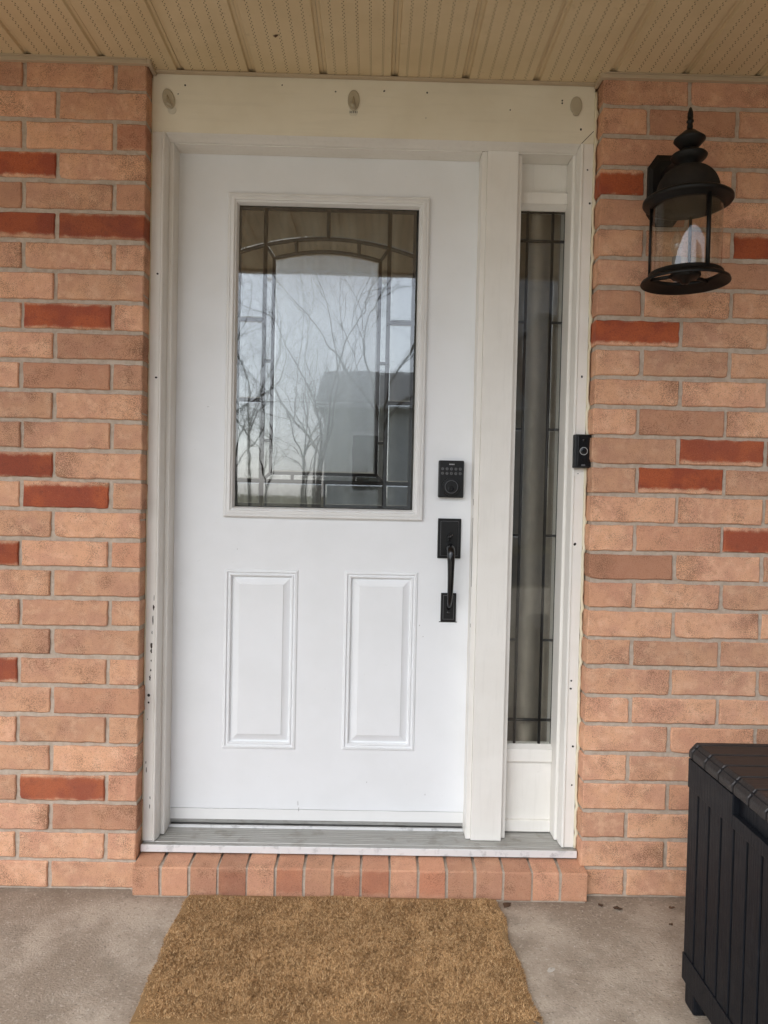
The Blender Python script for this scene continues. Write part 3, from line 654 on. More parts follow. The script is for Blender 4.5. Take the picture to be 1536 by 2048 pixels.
# back skin (with the window opening left free)
for a, b, c, d in ((DX0, HX0, DZ0, DZ1), (HX1, DX1, DZ0, DZ1), (HX0, HX1, DZ0, HZ0), (HX0, HX1, HZ1, DZ1)):
    g.add([(a, 0.21, c), (b, 0.21, c), (b, 0.21, d), (a, 0.21, d)], [(3, 2, 1, 0)])
body = g.build('door_slab', DP, door, fix=False)
PP_ = [(0, 0), (.003, -.0030), (.0085, -.0042), (.0115, .0010), (.0150, .0012), (.0180, -.0022), (.0210, -.0015), (.0235, .0085), (.0262, .0095), (.0480, .0012), (.0488, -.0006), (.0500, -.0008)]
for a, b, c, d in PNL:
    g = G(); g.frame(a, b, c, d, [(i, DOOR_Y + y) for i, y in PP_], cap=True); g.build('raised_panel', DP, door)
for sx_, sz_, rx_, rz_ in ((0.475, 0.196, .0012, .009), (0.478, 0.176, .0016, .012), (0.862, 0.792, .0016, .003), (0.874, 0.755, .0012, .002), (0.893, 0.232, .0012, .004), (0.262, 1.03, .001, .002), (0.70, 0.27, .0012, .003), (0.16, 1.49, .004, .0008)):
    g = G(); n = 9; g.prism_y([(sx_ + rx_ * random.uniform(.5, 1.2) * math.cos(2 * PI * k / n), sz_ + rz_ * random.uniform(.5, 1.2) * math.sin(2 * PI * k / n)) for k in range(n)], DOOR_Y - .0004, DOOR_Y + .001); g.build('scuff_mark', MAT['scuff'], body)
# bottom sweep
g = G(); g.box(DX0, DX1, DOOR_Y + 0.0015, 0.21, DZ0 + 0.014, DZ0 + 0.0495, 0.0015); g.build('door_sweep', MAT['insert_paint'], door)
g = G(); g.box(DX0, DX1, DOOR_Y + 0.006, 0.208, DZ0 + 0.0495, DZ0 + 0.052); g.box(DX0, DX1, DOOR_Y + 0.008, 0.205, DZ0, DZ0 + 0.0138); g.build('sweep_gap', MAT['alu'], door)
# glass insert: moulding, clear outer pane, leaded bevelled panes
IP = [(0, DOOR_Y + .001), (0, DOOR_Y - .010), (.003, DOOR_Y - .0135), (.0085, DOOR_Y - .0145), (.0095, DOOR_Y - .0125), (.011, DOOR_Y - .0125), (.012, DOOR_Y - .0155), (.0205, DOOR_Y - .017), (.0225, DOOR_Y - .0155), (.0235, DOOR_Y - .0105), (.0250, DOOR_Y - .010), (.0262, DOOR_Y - .012), (.0285, DOOR_Y - .0105), (.0333, DOOR_Y + .006), (.0333, DOOR_Y + .010)]
g = G(); g.frame(IX0, IX1, IZ0, IZ1, IP); ins = g.build('glass_insert', MAT['insert_paint'], door)
for (x_, z_, dx_, dz_) in ((IX0, IZ0 + 0.02, -.0012, 0.10),):
    g = G(); g.box(x_ - .0014, x_ - 0.0002, DOOR_Y - 0.0015, DOOR_Y - 0.0002, z_, z_ + dz_); g.build('sealant_smear', MAT['caulk'], ins)

def grid_pane(name, x0, x1, z0, z1, y, mat, parent, th=0.0):
    g = G(); g.add([(x0, y, z0), (x1, y, z0), (x1, y, z1), (x0, y, z1)], [(0, 1, 2, 3)])
    if th: g.box(x0, x1, y, y + th, z0, z1); g.v = g.v[4:]; g.f = [tuple(i - 4 for i in f) for f in g.f[1:]]; g.sm = g.sm[1:]
    return g.build(name, mat, parent)
GW, GH = GX1 - GX0, GZ1 - GZ0
def gx(u): return GX0 + GW * u
def gz(v): return GZ1 - GH * v
YD = DOOR_Y + 0.014                      # plane of the decorative layer
grid_pane('outer_pane', GX0 - 0.002, GX1 + 0.002, GZ0 - 0.002, GZ1 + 0.002, DOOR_Y + 0.0065, MAT['pane_clear'], ins)
def arch_up(u): return 0.150 - 0.052 * (1 - ((u - 0.5) / 0.5) ** 2)
def arch_lo(u): return 0.1665 - 0.026 * (1 - ((u - 0.5) / 0.30) ** 2)
def pane(poly, mat, parent, bev=0.010, y=YD):
    """bevelled piece of glass; poly of (x,z)"""
    # orient CCW
    A = sum(poly[i][0] * poly[(i + 1) % len(poly)][1] - poly[(i + 1) % len(poly)][0] * poly[i][1] for i in range(len(poly)))
    if A < 0: poly = poly[::-1]
    n = len(poly); inn = []
    for i in range(n):
        p0, p1, p2 = Vector(poly[i - 1]), Vector(poly[i]), Vector(poly[(i + 1) % n])
        e1 = (p1 - p0).normalized(); e2 = (p2 - p1).normalized()
        n1 = Vector((-e1.y, e1.x)); n2 = Vector((-e2.y, e2.x)); m = (n1 + n2); m = m / max(0.35, m.dot(n1) if m.length else 1)
        inn.append(p1 + m * bev)
    g = G(); vs = [(p[0], y, p[1]) for p in poly] + [(p[0], y - 0.0016, p[1]) for p in inn]
    g.add(vs, [tuple(range(n, 2 * n))] + [(i, (i + 1) % n, (i + 1) % n + n, i + n) for i in range(n)])
    return g.build('pane', mat, parent, fix=False)
def curve(fn, u0, u1, n=9): return [(gx(u0 + (u1 - u0) * i / (n - 1)), gz(fn(u0 + (u1 - u0) * i / (n - 1)))) for i in range(n)]
UA, UB, UC, UD, UM, UN, UP = 0.150, 0.853, 0.200, 0.803, 0.505, 0.325, 0.680
VB, VBI = 0.917, 0.890; VS1, VS2 = 0.373, 0.644
PB, PR = MAT['pane_bevel'], MAT['pane_rough']
for a, b in ((0, UA), (UA, UM), (UM, UB), (UB, 1)):
    pane([(gx(a), gz(0)), (gx(b), gz(0))] + curve(arch_up, b, a), PB, ins)
    pane([(gx(a), gz(1)), (gx(b), gz(1)), (gx(b), gz(VB)), (gx(a), gz(VB))], PB, ins)
for a, b in ((0, UA), (UB, 1)):
    pane(curve(arch_up, a, b) + [(gx(b), gz(VS1)), (gx(a), gz(VS1))], PB, ins)
    for c, d in ((VS1, VS2), (VS2, VB)): pane([(gx(a), gz(c)), (gx(b), gz(c)), (gx(b), gz(d)), (gx(a), gz(d))], PB, ins)
for a, b in ((UA, UN), (UN, UP), (UP, UB)):
    aa, bb = max(a, UC), min(b, UD)
    pane(curve(arch_up, a, b) + curve(arch_lo, bb, aa), PB, ins, 0.006)
    pane([(gx(a), gz(VB)), (gx(b), gz(VB)), (gx(bb), gz(VBI)), (gx(aa), gz(VBI))], PB, ins, 0.006)
for a, b, s in ((UA, UC, 1), (UB, UD, -1)):
    vs = [0.236, 0.511, 0.780]
    top = [(gx(a), gz(arch_up(a))), (gx(b), gz(arch_lo(b)))]
    pane(top + [(gx(b), gz(vs[0])), (gx(a), gz(vs[0]))], PB, ins, 0.006)
    pane([(gx(a), gz(vs[0])), (gx(b), gz(vs[0])), (gx(b), gz(vs[1])), (gx(a), gz(vs[1]))], PB, ins, 0.006)
    pane([(gx(a), gz(vs[1])), (gx(b), gz(vs[1])), (gx(b), gz(vs[2])), (gx(a), gz(vs[2]))], PB, ins, 0.006)
    pane([(gx(a), gz(vs[2])), (gx(b), gz(vs[2])), (gx(b), gz(VBI)), (gx(a), gz(VB))], PB, ins, 0.006)
    # little diamond jewel
    cx = (gx(a) + gx(b)) / 2; cz = gz(vs[0]); q = 0.011
    g = G(); g.add([(cx, YD - .002, cz + q * 1.2), (cx - q, YD - .002, cz), (cx, YD - .002, cz - q * 1.2), (cx + q, YD - .002, cz), (cx, YD - .006, cz)], [(0, 1, 4), (1, 2, 4), (2, 3, 4), (3, 0, 4)]); g.build('diamond_jewel', PB, ins)
pane(curve(arch_lo, UC, UD) + [(gx(UD), gz(VBI)), (gx(UC), gz(VBI))], PR, ins, 0.010)
def came(pts, parent, r=0.0048):
    r *= 1.3; g = G(); g.tube([(x, YD - 0.0005, z) for x, z in pts], r, 8, flat=1.0); 
    g.v = [(x, YD - 0.0005 + (y - YD + 0.0005) * 0.55, z) for x, y, z in g.v]
    return g.build('came', MAT['lead'], parent)
def came_uv(a, b, r=0.0048): return came([(gx(a[0]), gz(a[1])), (gx(b[0]), gz(b[1]))], ins, r)
for u in (UA, UB): came_uv((u, 0), (u, 1), 0.0056)
for u in (UC, UD): came_uv((u, arch_lo(u)), (u, VBI), 0.0046)
came_uv((UM, 0), (UM, arch_up(UM))); came_uv((UM, VB), (UM, 1), 0.0052)
came(curve(arch_up, 0, 1, 25), ins, 0.0052); came(curve(arch_lo, UC, UD, 17), ins, 0.0050)
for u in (UN, UP): came_uv((u, arch_up(u)), (u, arch_lo(u))); came_uv((u, VBI), (u, VB), 0.0042)
for a, b in ((UA, UC), (UB, UD)):
    came_uv((a, arch_up(a)), (b, arch_lo(b)), 0.0042); came_uv((a, VB), (b, VBI), 0.0042)
    for v in (0.511, 0.780): came_uv((a, v), (b, v), 0.0040)
came_uv((UC, VBI), (UD, VBI), 0.0046); came_uv((0, VB), (1, VB), 0.0052)
for a, b in ((0, UA), (UB, 1)):
    for v in (VS1, VS2): came_uv((a, v), (b, v), 0.0050)
g = G(); g.frame(GX0 - .002, GX1 + .002, GZ0 - .002, GZ1 + .002, [(0, YD - .003), (.009, YD - .003), (.009, YD + .003)]); g.build('came', MAT['lead'], ins)

# sidelight glass
grid_pane('outer_pane', SGX0 - .003, SGX1 + .003, SGZ0 - .004, SGZ1 + .004, 0.1745, MAT['side_clear'], sl)
YS = 0.182
sx = [SGX0, 1.186, 1.268, SGX1]; szl = [SGZ0 + 0.087, 0.748, 1.100, 1.445, 1.793]; szt = 2.055; szb = 0.482
def sp(x0, x1, z0, z1, mat): return pane([(x0, z0), (x1, z0), (x1, z1), (x0, z1)], mat, sl, 0.008, YS)
for i in range(3): sp(sx[i], sx[i + 1], szt, SGZ1, MAT['side_bevel']); sp(sx[i], sx[i + 1], SGZ0, szb, MAT['side_bevel'])
sp(sx[1], sx[2], szb, szt, MAT['side_rough'])
zz = [szb, 0.748, 1.094, 1.443, 1.792, szt]
for i in range(5):
    sp(sx[0], sx[1], zz[i], zz[i + 1], MAT['side_bevel']); sp(sx[2], sx[3], zz[i], zz[i + 1], MAT['side_bevel'])
def came_s(p, q, r=0.005):
    g = G(); g.tube([(p[0], YS - .0005, p[1]), (q[0], YS - .0005, q[1])], r, 8); g.build('came', MAT['lead'], sl)
for x in (sx[1], sx[2]): came_s((x, SGZ0), (x, SGZ1))
for z in (szb, szt): came_s((sx[0], z), (sx[3], z))
for z in zz[1:5]: came_s((sx[0], z), (sx[1], z), .0042); came_s((sx[2], z), (sx[3], z), .0042)
g = G(); g.frame(SGX0 - .003, SGX1 + .003, SGZ0 - .004, SGZ1 + .004, [(0, YS - .003), (.009, YS - .003), (.009, YS + .003)]); g.build('came', MAT['lead'], sl)

# ------------------------------------------------------------------ door hardware (parts of the door)
BM_ = MAT['black_metal']; y0 = DOOR_Y
g = G(); g.box(0.911, 0.993, y0 - 0.022, y0 - 0.0005, 1.2125, 1.333, 0.004); db = g.build('keypad_deadbolt', BM_, door); db['label'] = 'matte black keypad deadbolt'
cx, cz = 0.952, 1.2475
def lathe_y(prof, x, z, name, mat, parent, seg=28, cap=True):
    g = G(); vs = []; fs = []
    for r, y in prof:
        for k in range(seg):
            a = 2 * PI * k / seg; vs.append((x + r * math.cos(a), y, z + r * math.sin(a)))
    for i in range(len(prof) - 1):
        for k in range(seg): k2 = (k + 1) % seg; fs.append((i * seg + k, i * seg + k2, (i + 1) * seg + k2, (i + 1) * seg + k))
    n = (len(prof) - 1) * seg
    if cap: fs.append(tuple(range(n, n + seg)))
    return g.add(vs, fs, False).build(name, mat, parent)
lathe_y([(.0285, y0 - .0215), (.0285, y0 - .031), (.0265, y0 - .034), (.0225, y0 - .0345), (.0215, y0 - .033)], cx, cz, 'lock_collar', BM_, db)
lathe_y([(.0212, y0 - .033), (.0208, y0 - .0352), (.0195, y0 - .0352), (.0193, y0 - .0345)], cx, cz, 'lock_ring', MAT['mark_grey'], db, cap=False)
lathe_y([(.0085, y0 - .0340), (.0085, y0 - .0372), (.0072, y0 - .0378)], cx - .001, cz - .006, 'lock_core', MAT['black_gloss'], db)
g = G(); g.box(cx - .0018, cx - .0002, y0 - .0382, y0 - .0376, cz - .0105, cz - .0015); g.build('keyhole', MAT['hole_and_shadow'], db)
def text_mesh(body, x, z, y, size, name, mat, parent):
    cu = bpy.data.curves.new('t', 'FONT'); cu.body = body; cu.size = size; cu.align_x = 'CENTER'; cu.align_y = 'CENTER'; cu.extrude = 0.0003; cu.resolution_u = 2
    to = bpy.data.objects.new('t', cu); COL.objects.link(to)
    dg = bpy.context.evaluated_depsgraph_get(); me = bpy.data.meshes.new_from_object(to.evaluated_get(dg))
    bpy.data.objects.remove(to)
    b = base_of(parent); me.transform(Matrix.Translation(Vector((x, y, z)) - b) @ Matrix.Rotation(PI / 2, 4, 'X'))
    me.materials.clear(); return link(name, me, mat, parent)
keys = '1234567890'
for i in range(10):
    kx = 0.9235 + (i % 5) * 0.0143; kz = 1.3055 - (i // 5) * 0.0145
    lathe_y([(.0048, y0 - .0215), (.0047, y0 - .0228), (.0040, y0 - .0232)], kx, kz, 'key_button', MAT['mark_grey'], db, 12)
    text_mesh(keys[i], kx, kz, y0 - .0236, 0.0075, 'key_digit', BM_, db)
for i, (w_, h_) in enumerate(((.0022, .0038), (.0022, .0038), (.0026, .0038), (.0022, .0038), (.0022, .0038))):
    g = G(); xx = 0.9445 + i * 0.0036; g.box(xx, xx + w_, y0 - .0224, y0 - .0218, 1.3185, 1.3185 + h_); g.build('logo_mark', MAT['ring_grey'], db)
hs_ = G(); hs_.box(0.914, 0.990, y0 - .008, y0 - .0005, 1.0145, 1.1445, .002); hd = hs_.build('handle_set', BM_, door); hd['label'] = 'black thumb-latch grip handle'
g = G(); g.frame(0.914, 0.990, 1.0145, 1.1445, [(.0085, y0 - .0083), (.0095, y0 - .0092), (.0102, y0 - .0092), (.0102, y0 - .0083)]); g.build('plate_border', MAT['mark_grey'], hd)
g = G(); g.box(0.9235, 0.9805, y0 - .0105, y0 - .0078, 1.0240, 1.1350, .001); g.build('plate_field', BM_, hd)
g = G(); g.box(0.9295, 0.9795, y0 - .008, y0 - .0005, 0.8075, 0.901, .002); g.build('foot_plate', BM_, hd)
g = G(); g.frame(0.9295, 0.9795, 0.8075, 0.901, [(.007, y0 - .0083), (.0078, y0 - .0092), (.0085, y0 - .0092), (.0085, y0 - .0083)]); g.build('plate_border', MAT['mark_grey'], hd)
# thumb latch
g = G(); g.tube([(0.9515, y0 - .006, 1.088), (0.9515, y0 - .022, 1.091), (0.9515, y0 - .034, 1.089), (0.9515, y0 - .040, 1.084)], [.006, .0075, .010, .0085], 12, flat=0.45); g.box(0.9475, 0.9560, y0 - .016, y0 - .006, 1.070, 1.086, .002); g.build('thumb_latch', BM_, hd)
gp = [(0.9525, y0 - .006, 1.046), (0.9526, y0 - .030, 1.052), (0.9530, y0 - .050, 1.046), (0.9535, y0 - .060, 1.028), (0.9540, y0 - .062, 1.000), (0.9545, y0 - .058, .960), (0.9550, y0 - .050, .920), (0.9552, y0 - .038, .885), (0.9552, y0 - .022, .862), (0.9552, y0 - .006, .852)]
# resample smooth
def smooth_path(p, n=6):
    out = []
    P = [Vector(q) for q in p]
    for i in range(len(P) - 1):
        p0, p1, p2, p3 = P[max(i - 1, 0)], P[i], P[i + 1], P[min(i + 2, len(P) - 1)]
        for k in range(n):
            t_ = k / n; out.append(0.5 * ((2 * p1) + (p2 - p0) * t_ + (2 * p0 - 5 * p1 + 4 * p2 - p3) * t_ ** 2 + (3 * p1 - p0 - 3 * p2 + p3) * t_ ** 3))
    out.append(P[-1]); return out
sp_ = smooth_path(gp); n = len(sp_)
rad = [0.0125 + 0.0015 * math.sin(PI * min(1, i / (n * .5))) - 0.0055 * (i / n) ** 1.5 for i in range(n)]
g = G(); g.tube(sp_, rad, 16); g.build('grip', MAT['black_gloss'], hd)
lathe_y([(.0058, y0 - .0075), (.0055, y0 - .0105), (.003, y0 - .0118)], 0.9555, 0.836, 'screw', MAT['black_gloss'], hd, 14)
g = G(); g.box(0.925, 0.984, y0 - .0011, y0 - .0004, 0.8040, 0.8065); g.build('painted_shadow', MAT['hole_and_shadow'], hd)  # dark strip painted in below the foot plate as its shadow

# ------------------------------------------------------------------ doorbell
bell = thing('video_doorbell', 'black video doorbell screwed to the right casing beside the brick', 'doorbell', (1.344, CASE_Y, 1.365))
g = G(); g.box(1.3185, 1.3695, 0.028, CASE_Y - 0.0005, 1.3135, 1.4175, 0.004); bb = g.build('housing', MAT['black_metal'], bell)
g = G(); g.box(1.3285, 1.3650, 0.0262, 0.0282, 1.3190, 1.4140, 0.0008); g.build('face', MAT['black_gloss'], bell)
lathe_y([(.0122, .0264), (.0122, .0250), (.0108, .0250), (.0106, .0258)], 1.3462, 1.3655, 'button_ring', MAT['ring_grey'], bell, cap=False)
lathe_y([(.0104, .0262), (.0100, .0245), (.006, .0235)], 1.3462, 1.3655, 'button', MAT['black_gloss'], bell)
lathe_y([(.0045, .0264), (.0038, .0235), (.0015, .0225)], 1.3458, 1.3985, 'lens', MAT['black_gloss'], bell, 16)
g = G(); g.box(1.3400, 1.3520, 0.0256, 0.0262, 1.3195, 1.3245); g.build('logo_mark', MAT['mark_grey'], bell)
pl = G(); pl.box(1.3265, 1.3475, CASE_Y - .0012, CASE_Y - .0002, 1.288, 1.3133, .0003); pl = pl.build('screw_plate', FP, bell)
g = G(); g.disc_y(1.338, 1.2965, CASE_Y - .0022, .0016, .0012, 8); g.build('screw', MAT['hole_and_shadow'], bell)

# ------------------------------------------------------------------ adhesive hooks on the header
for x, z, rot, lab, teeth in ((0.050, 2.412, 0.28, 'oval adhesive hook on the header board above the left casing, tilted', 0), (0.615, 2.424, 0.0, 'oval adhesive hook with perforated pull tab, middle of the header board', 5), (1.300, 2.428, 0.0, 'oval adhesive hook on the header board near the lantern', 0)):
    hk = thing('adhesive_hook', lab, 'hook', (x, CASE_Y, z), 'adhesive hooks on the header board')
    g = G(); n = 28; prof = [(1.0, 0.0), (1.0, .0035), (.9, .0055), (.0, .006)]
    vs = []; fs = []
    def O(px, pz): return (x + px * math.cos(rot) - pz * math.sin(rot), z + px * math.sin(rot) + pz * math.cos(rot))
    rx_, rz_ = (.018, .031) if teeth or rot else (.018, .027)
    for s_, d in prof[:3]:
        for k in range(n):
            a = 2 * PI * k / n; px, pz = O(rx_ * s_ * math.cos(a), rz_ * s_ * math.sin(a)); vs.append((px, CASE_Y - .0005 - d, pz))
    for i in range(2):
        for k in range(n): fs.append((i * n + k, i * n + (k + 1) % n, (i + 1) * n + (k + 1) % n, (i + 1) * n + k))
    fs.append(tuple(range(2 * n, 3 * n))); g.add(vs, fs, False); g.build('base', MAT['hook'], hk)
    if teeth or rot:
        pts = [O(0, .010), O(0, -.008), O(0.0, -.022), O(0, -.027)]
        g = G(); g.tube([(pts[0][0], CASE_Y - .005, pts[0][1]), (pts[1][0], CASE_Y - .010, pts[1][1]), (pts[2][0], CASE_Y - .017, pts[2][1]), (pts[3][0], CASE_Y - .021, pts[3][1])], [.003, .0065, .009, .0095], 12, flat=0.5); g.build('hook_arm', MAT['hook'], hk)
    if teeth:
        g = G(); g.prism_y([(x - .013, z - .024), (x - .013, z - .040), (x - .008, z - .045), (x + .008, z - .045), (x + .012, z - .041), (x + .012, z - .024)], CASE_Y - .0013, CASE_Y - .0004); pt = g.build('pull_tab', MAT['hook_strip'], hk)
        for k in range(teeth):
            g = G(); xx = x - .011 + k * .0053; g.box(xx, xx + .0018, CASE_Y - .0022, CASE_Y - .0013, z - .038, z - .032); g.build('perforation', MAT['hole_and_shadow'], hk)
    elif rot:
        g = G(); px, pz = O(0, -.033); g.disc_y(px + .001, pz, CASE_Y - .0013, .0135, .0009, 20, .013); g.build('pull_tab', MAT['hook_strip'], hk)
    else:
        g = G(); g.disc_y(x, z - .024, CASE_Y - .0072, .010, .006, 16, .008); g.build('hook_arm', MAT['hook'], hk)

# ------------------------------------------------------------------ wall lantern
LX, LY = 1.563, -0.168
lan = thing('wall_lantern', 'black carriage lantern with clear glass cylinder on the right brick wall', 'lantern', (LX, 0.0, 2.05))
LM = MAT['lantern']; C3 = (LX, LY, 0.0)
g = G(); n = 8; bx, bz = LX - 0.004, 2.150
oct_ = [(-.028, -.105), (.028, -.105), (.052, -.07), (.052, .07), (.028, .105), (-.028, .105), (-.052, .07), (-.052, -.07)]
vs = []
for s_, yy in ((1.0, -.0005), (1.0, -.012), (.80, -.022)): vs += [(bx + p[0] * s_, yy, bz + p[1] * s_) for p in oct_]
fs = [(i * 8 + k, i * 8 + (k + 1) % 8, (i + 1) * 8 + (k + 1) % 8, (i + 1) * 8 + k) for i in range(2) for k in range(8)] + [tuple(range(16, 24))]
g.add(vs, fs); g.build('backplate', LM, lan)
g = G(); g.tube(smooth_path([(bx, -.018, 2.185), (bx, -.06, 2.190), (bx + .002, -.11, 2.182), (LX, -.15, 2.170), (LX, LY, 2.165)]), .016, 14); g.build('arm', LM, lan)
g = G(); g.lathe([(.0, 2.318), (.0035, 2.315), (.0070, 2.303), (.0080, 2.290), (.0065, 2.2825), (.0098, 2.2800), (.0098, 2.2760), (.0065, 2.273), (.0075, 2.268), (.0085, 2.262), (.007, 2.258), (.0085, 2.2545), (.017, 2.250), (.022, 2.2445), (.024, 2.2435), (.0415, 2.2290), (.0425, 2.2255), (.0395, 2.2225), (.026, 2.2065), (.0205, 2.2035)], C3, 36); g.build('finial', LM, lan)
g = G(); g.lathe([(.0205, 2.2035), (.0205, 2.199), (.026, 2.197), (.046, 2.1855), (.049, 2.1815), (.0475, 2.177), (.036, 2.166), (.026, 2.158), (.024, 2.150)], C3, 36); g.build('cap', LM, lan)
g = G(); prof = [(.022, 2.151)]
for k in range(13):
    a = (PI / 2) * (1 - k / 12); prof.append((.022 + .063 * math.cos(a), 2.076 + .0755 * math.sin(a)))
g.lathe(prof, C3, 48); g.build('dome', MAT['lantern_dust'], lan)
g = G(); g.lathe([(.084, 2.077), (.090, 2.074), (.112, 2.0655), (.1195, 2.060), (.1200, 2.054), (.1165, 2.049), (.100, 2.0465), (.0985, 2.040), (.094, 2.040), (.093, 2.049), (.080, 2.060), (.02, 2.075), (.001, 2.076)], C3, 48); g.build('brim', LM, lan)
g = G(); g.lathe([(.0930, 2.047), (.0935, 2.040), (.0935, 1.856), (.0930, 1.850)], C3, 56); g.build('glass_cylinder', MAT['lantern_glass'], lan)
g = G(); g.lathe([(.098, 1.848), (.100, 1.855), (.098, 1.858), (.0895, 1.858), (.0885, 1.850), (.094, 1.848), (.112, 1.834), (.1165, 1.829), (.1180, 1.828), (.1190, 1.831), (.117, 1.837), (.103, 1.846)], C3, 48, closed=True); g.build('base_ring', LM, lan)
g = G(); g.lathe([(.0, 1.858), (.040, 1.857), (.042, 1.850), (.034, 1.842), (.016, 1.836), (.010, 1.828), (.001, 1.826)], C3, 28)
for k in range(3):
    a = k * 2 * PI / 3 + .5; g.tube([(LX + .03 * math.cos(a), LY + .03 * math.sin(a), 1.853), (LX + .093 * math.cos(a), LY + .093 * math.sin(a), 1.850)], .0055, 8)
g.build('hub', LM, lan)
for deg, r in ((12, .0058), (152, .0046), (258, .0036)):
    a = math.radians(deg); px, py = LX + .0965 * math.sin(a), LY - .0965 * math.cos(a)
    g = G(); g.tube([(px, py, 2.045), (px, py, 1.852)], r, 10); g.build('cage_rod', LM, lan)
bxx, byy = LX - .022, LY + .010
g = G(); g.lathe([(.013, 1.852), (.0125, 1.905), (.010, 1.906)], (bxx, byy, 0), 20); bs = g.build('candle_sleeve', MAT['socket'], lan)
g = G(); g.lathe([(.0065, 1.906), (.0085, 1.912), (.0165, 1.932), (.017, 1.940), (.013, 1.956), (.006, 1.974), (.0015, 1.988), (.0003, 1.990)], (bxx, byy, 0), 24); g.build('bulb', MAT['lantern_glass'], lan)

# ------------------------------------------------------------------ curtains behind the glass
def curtain(name, x0, x1, z0, z1, y, amp, waves, mat, label, seed):
    r = random.Random(seed); nx = int((x1 - x0) / 0.004); nz = 14; vs = []; fs = []
    ph = [r.uniform(0, 6) for _ in range(4)]
    for j in range(nz + 1):
        for i in range(nx + 1):
            u = i / nx; x = x0 + (x1 - x0) * u; zf = j / nz
            d = math.sin(u * waves * 2 * PI + ph[0] + .5 * math.sin(u * 9 + ph[1]) + .25 * zf) + .4 * math.sin(u * waves * 4.7 + ph[2] + .6 * zf)
            vs.append((x, y + amp * d, z0 + (z1 - z0) * zf))
    for j in range(nz):
        for i in range(nx): a = j * (nx + 1) + i; fs.append((a, a + 1, a + nx + 2, a + nx + 1))
    g = G().add(vs, fs, True); g.add([(x, yy + 0.002, z) for x, yy, z in vs], [tuple(reversed(f)) for f in fs], True)
    o = g.build(name, mat, None, fix=False); return tag(o, label, 'curtain')
curtain('curtain', 0.20, 0.87, 1.10, 2.20, 0.262, 0.026, 5.5, MAT['curtain_grey'], 'grey pleated curtain behind the leaded glass of the door', 3)
curtain('curtain', 1.10, 1.34, 0.30, 2.20, 0.240, 0.030, 2.2, MAT['curtain_taupe'], 'taupe curtain with soft folds behind the narrow sidelight', 5)

# ------------------------------------------------------------------ doormat
MX0, MX1, MY0, MY1 = 0.166, 1.112, -0.592, -0.043
mat_t = thing('doormat', 'brown coir doormat lying on the porch floor before the door', 'doormat', ((MX0 + MX1) / 2, (MY0 + MY1) / 2, FLOOR))
def mat_edge(x, y):
    """wavy outline: returns signed inside distance"""
    wob = 0.006 * math.sin(y * 11 + 1) + 0.004 * math.sin(y * 31)
    dl = x - (MX0 + wob * .6); dr = (MX1 - 0.012 * math.exp(-((y - MY1) / .06) ** 2) + wob) - x
    df = y - (MY0 + 0.004 * math.sin(x * 9)); db_ = (MY1 + 0.004 * math.sin(x * 13)) - y
    return min(dl, dr, df, db_)
g = G(); nxm, nym = 60, 34; vs = []; fs = []
for j in range(nym + 1):
    for i in range(nxm + 1):
        vs.append((MX0 + .008 + (MX1 - MX0 - .022) * i / nxm, MY0 + .008 + (MY1 - MY0 - .016) * j / nym, FLOOR + 0.0165))
for j in range(nym):
    for i in range(nxm): a = j * (nxm + 1) + i; fs.append((a, a + 1, a + nxm + 2, a + nxm + 1))
g.add(vs, fs); g.box(MX0 + .008, MX1 - .014, MY0 + .008, MY1 - .008, FLOOR + .0005, FLOOR + .016); g.build('backing', MAT['coir_back'], mat_t)
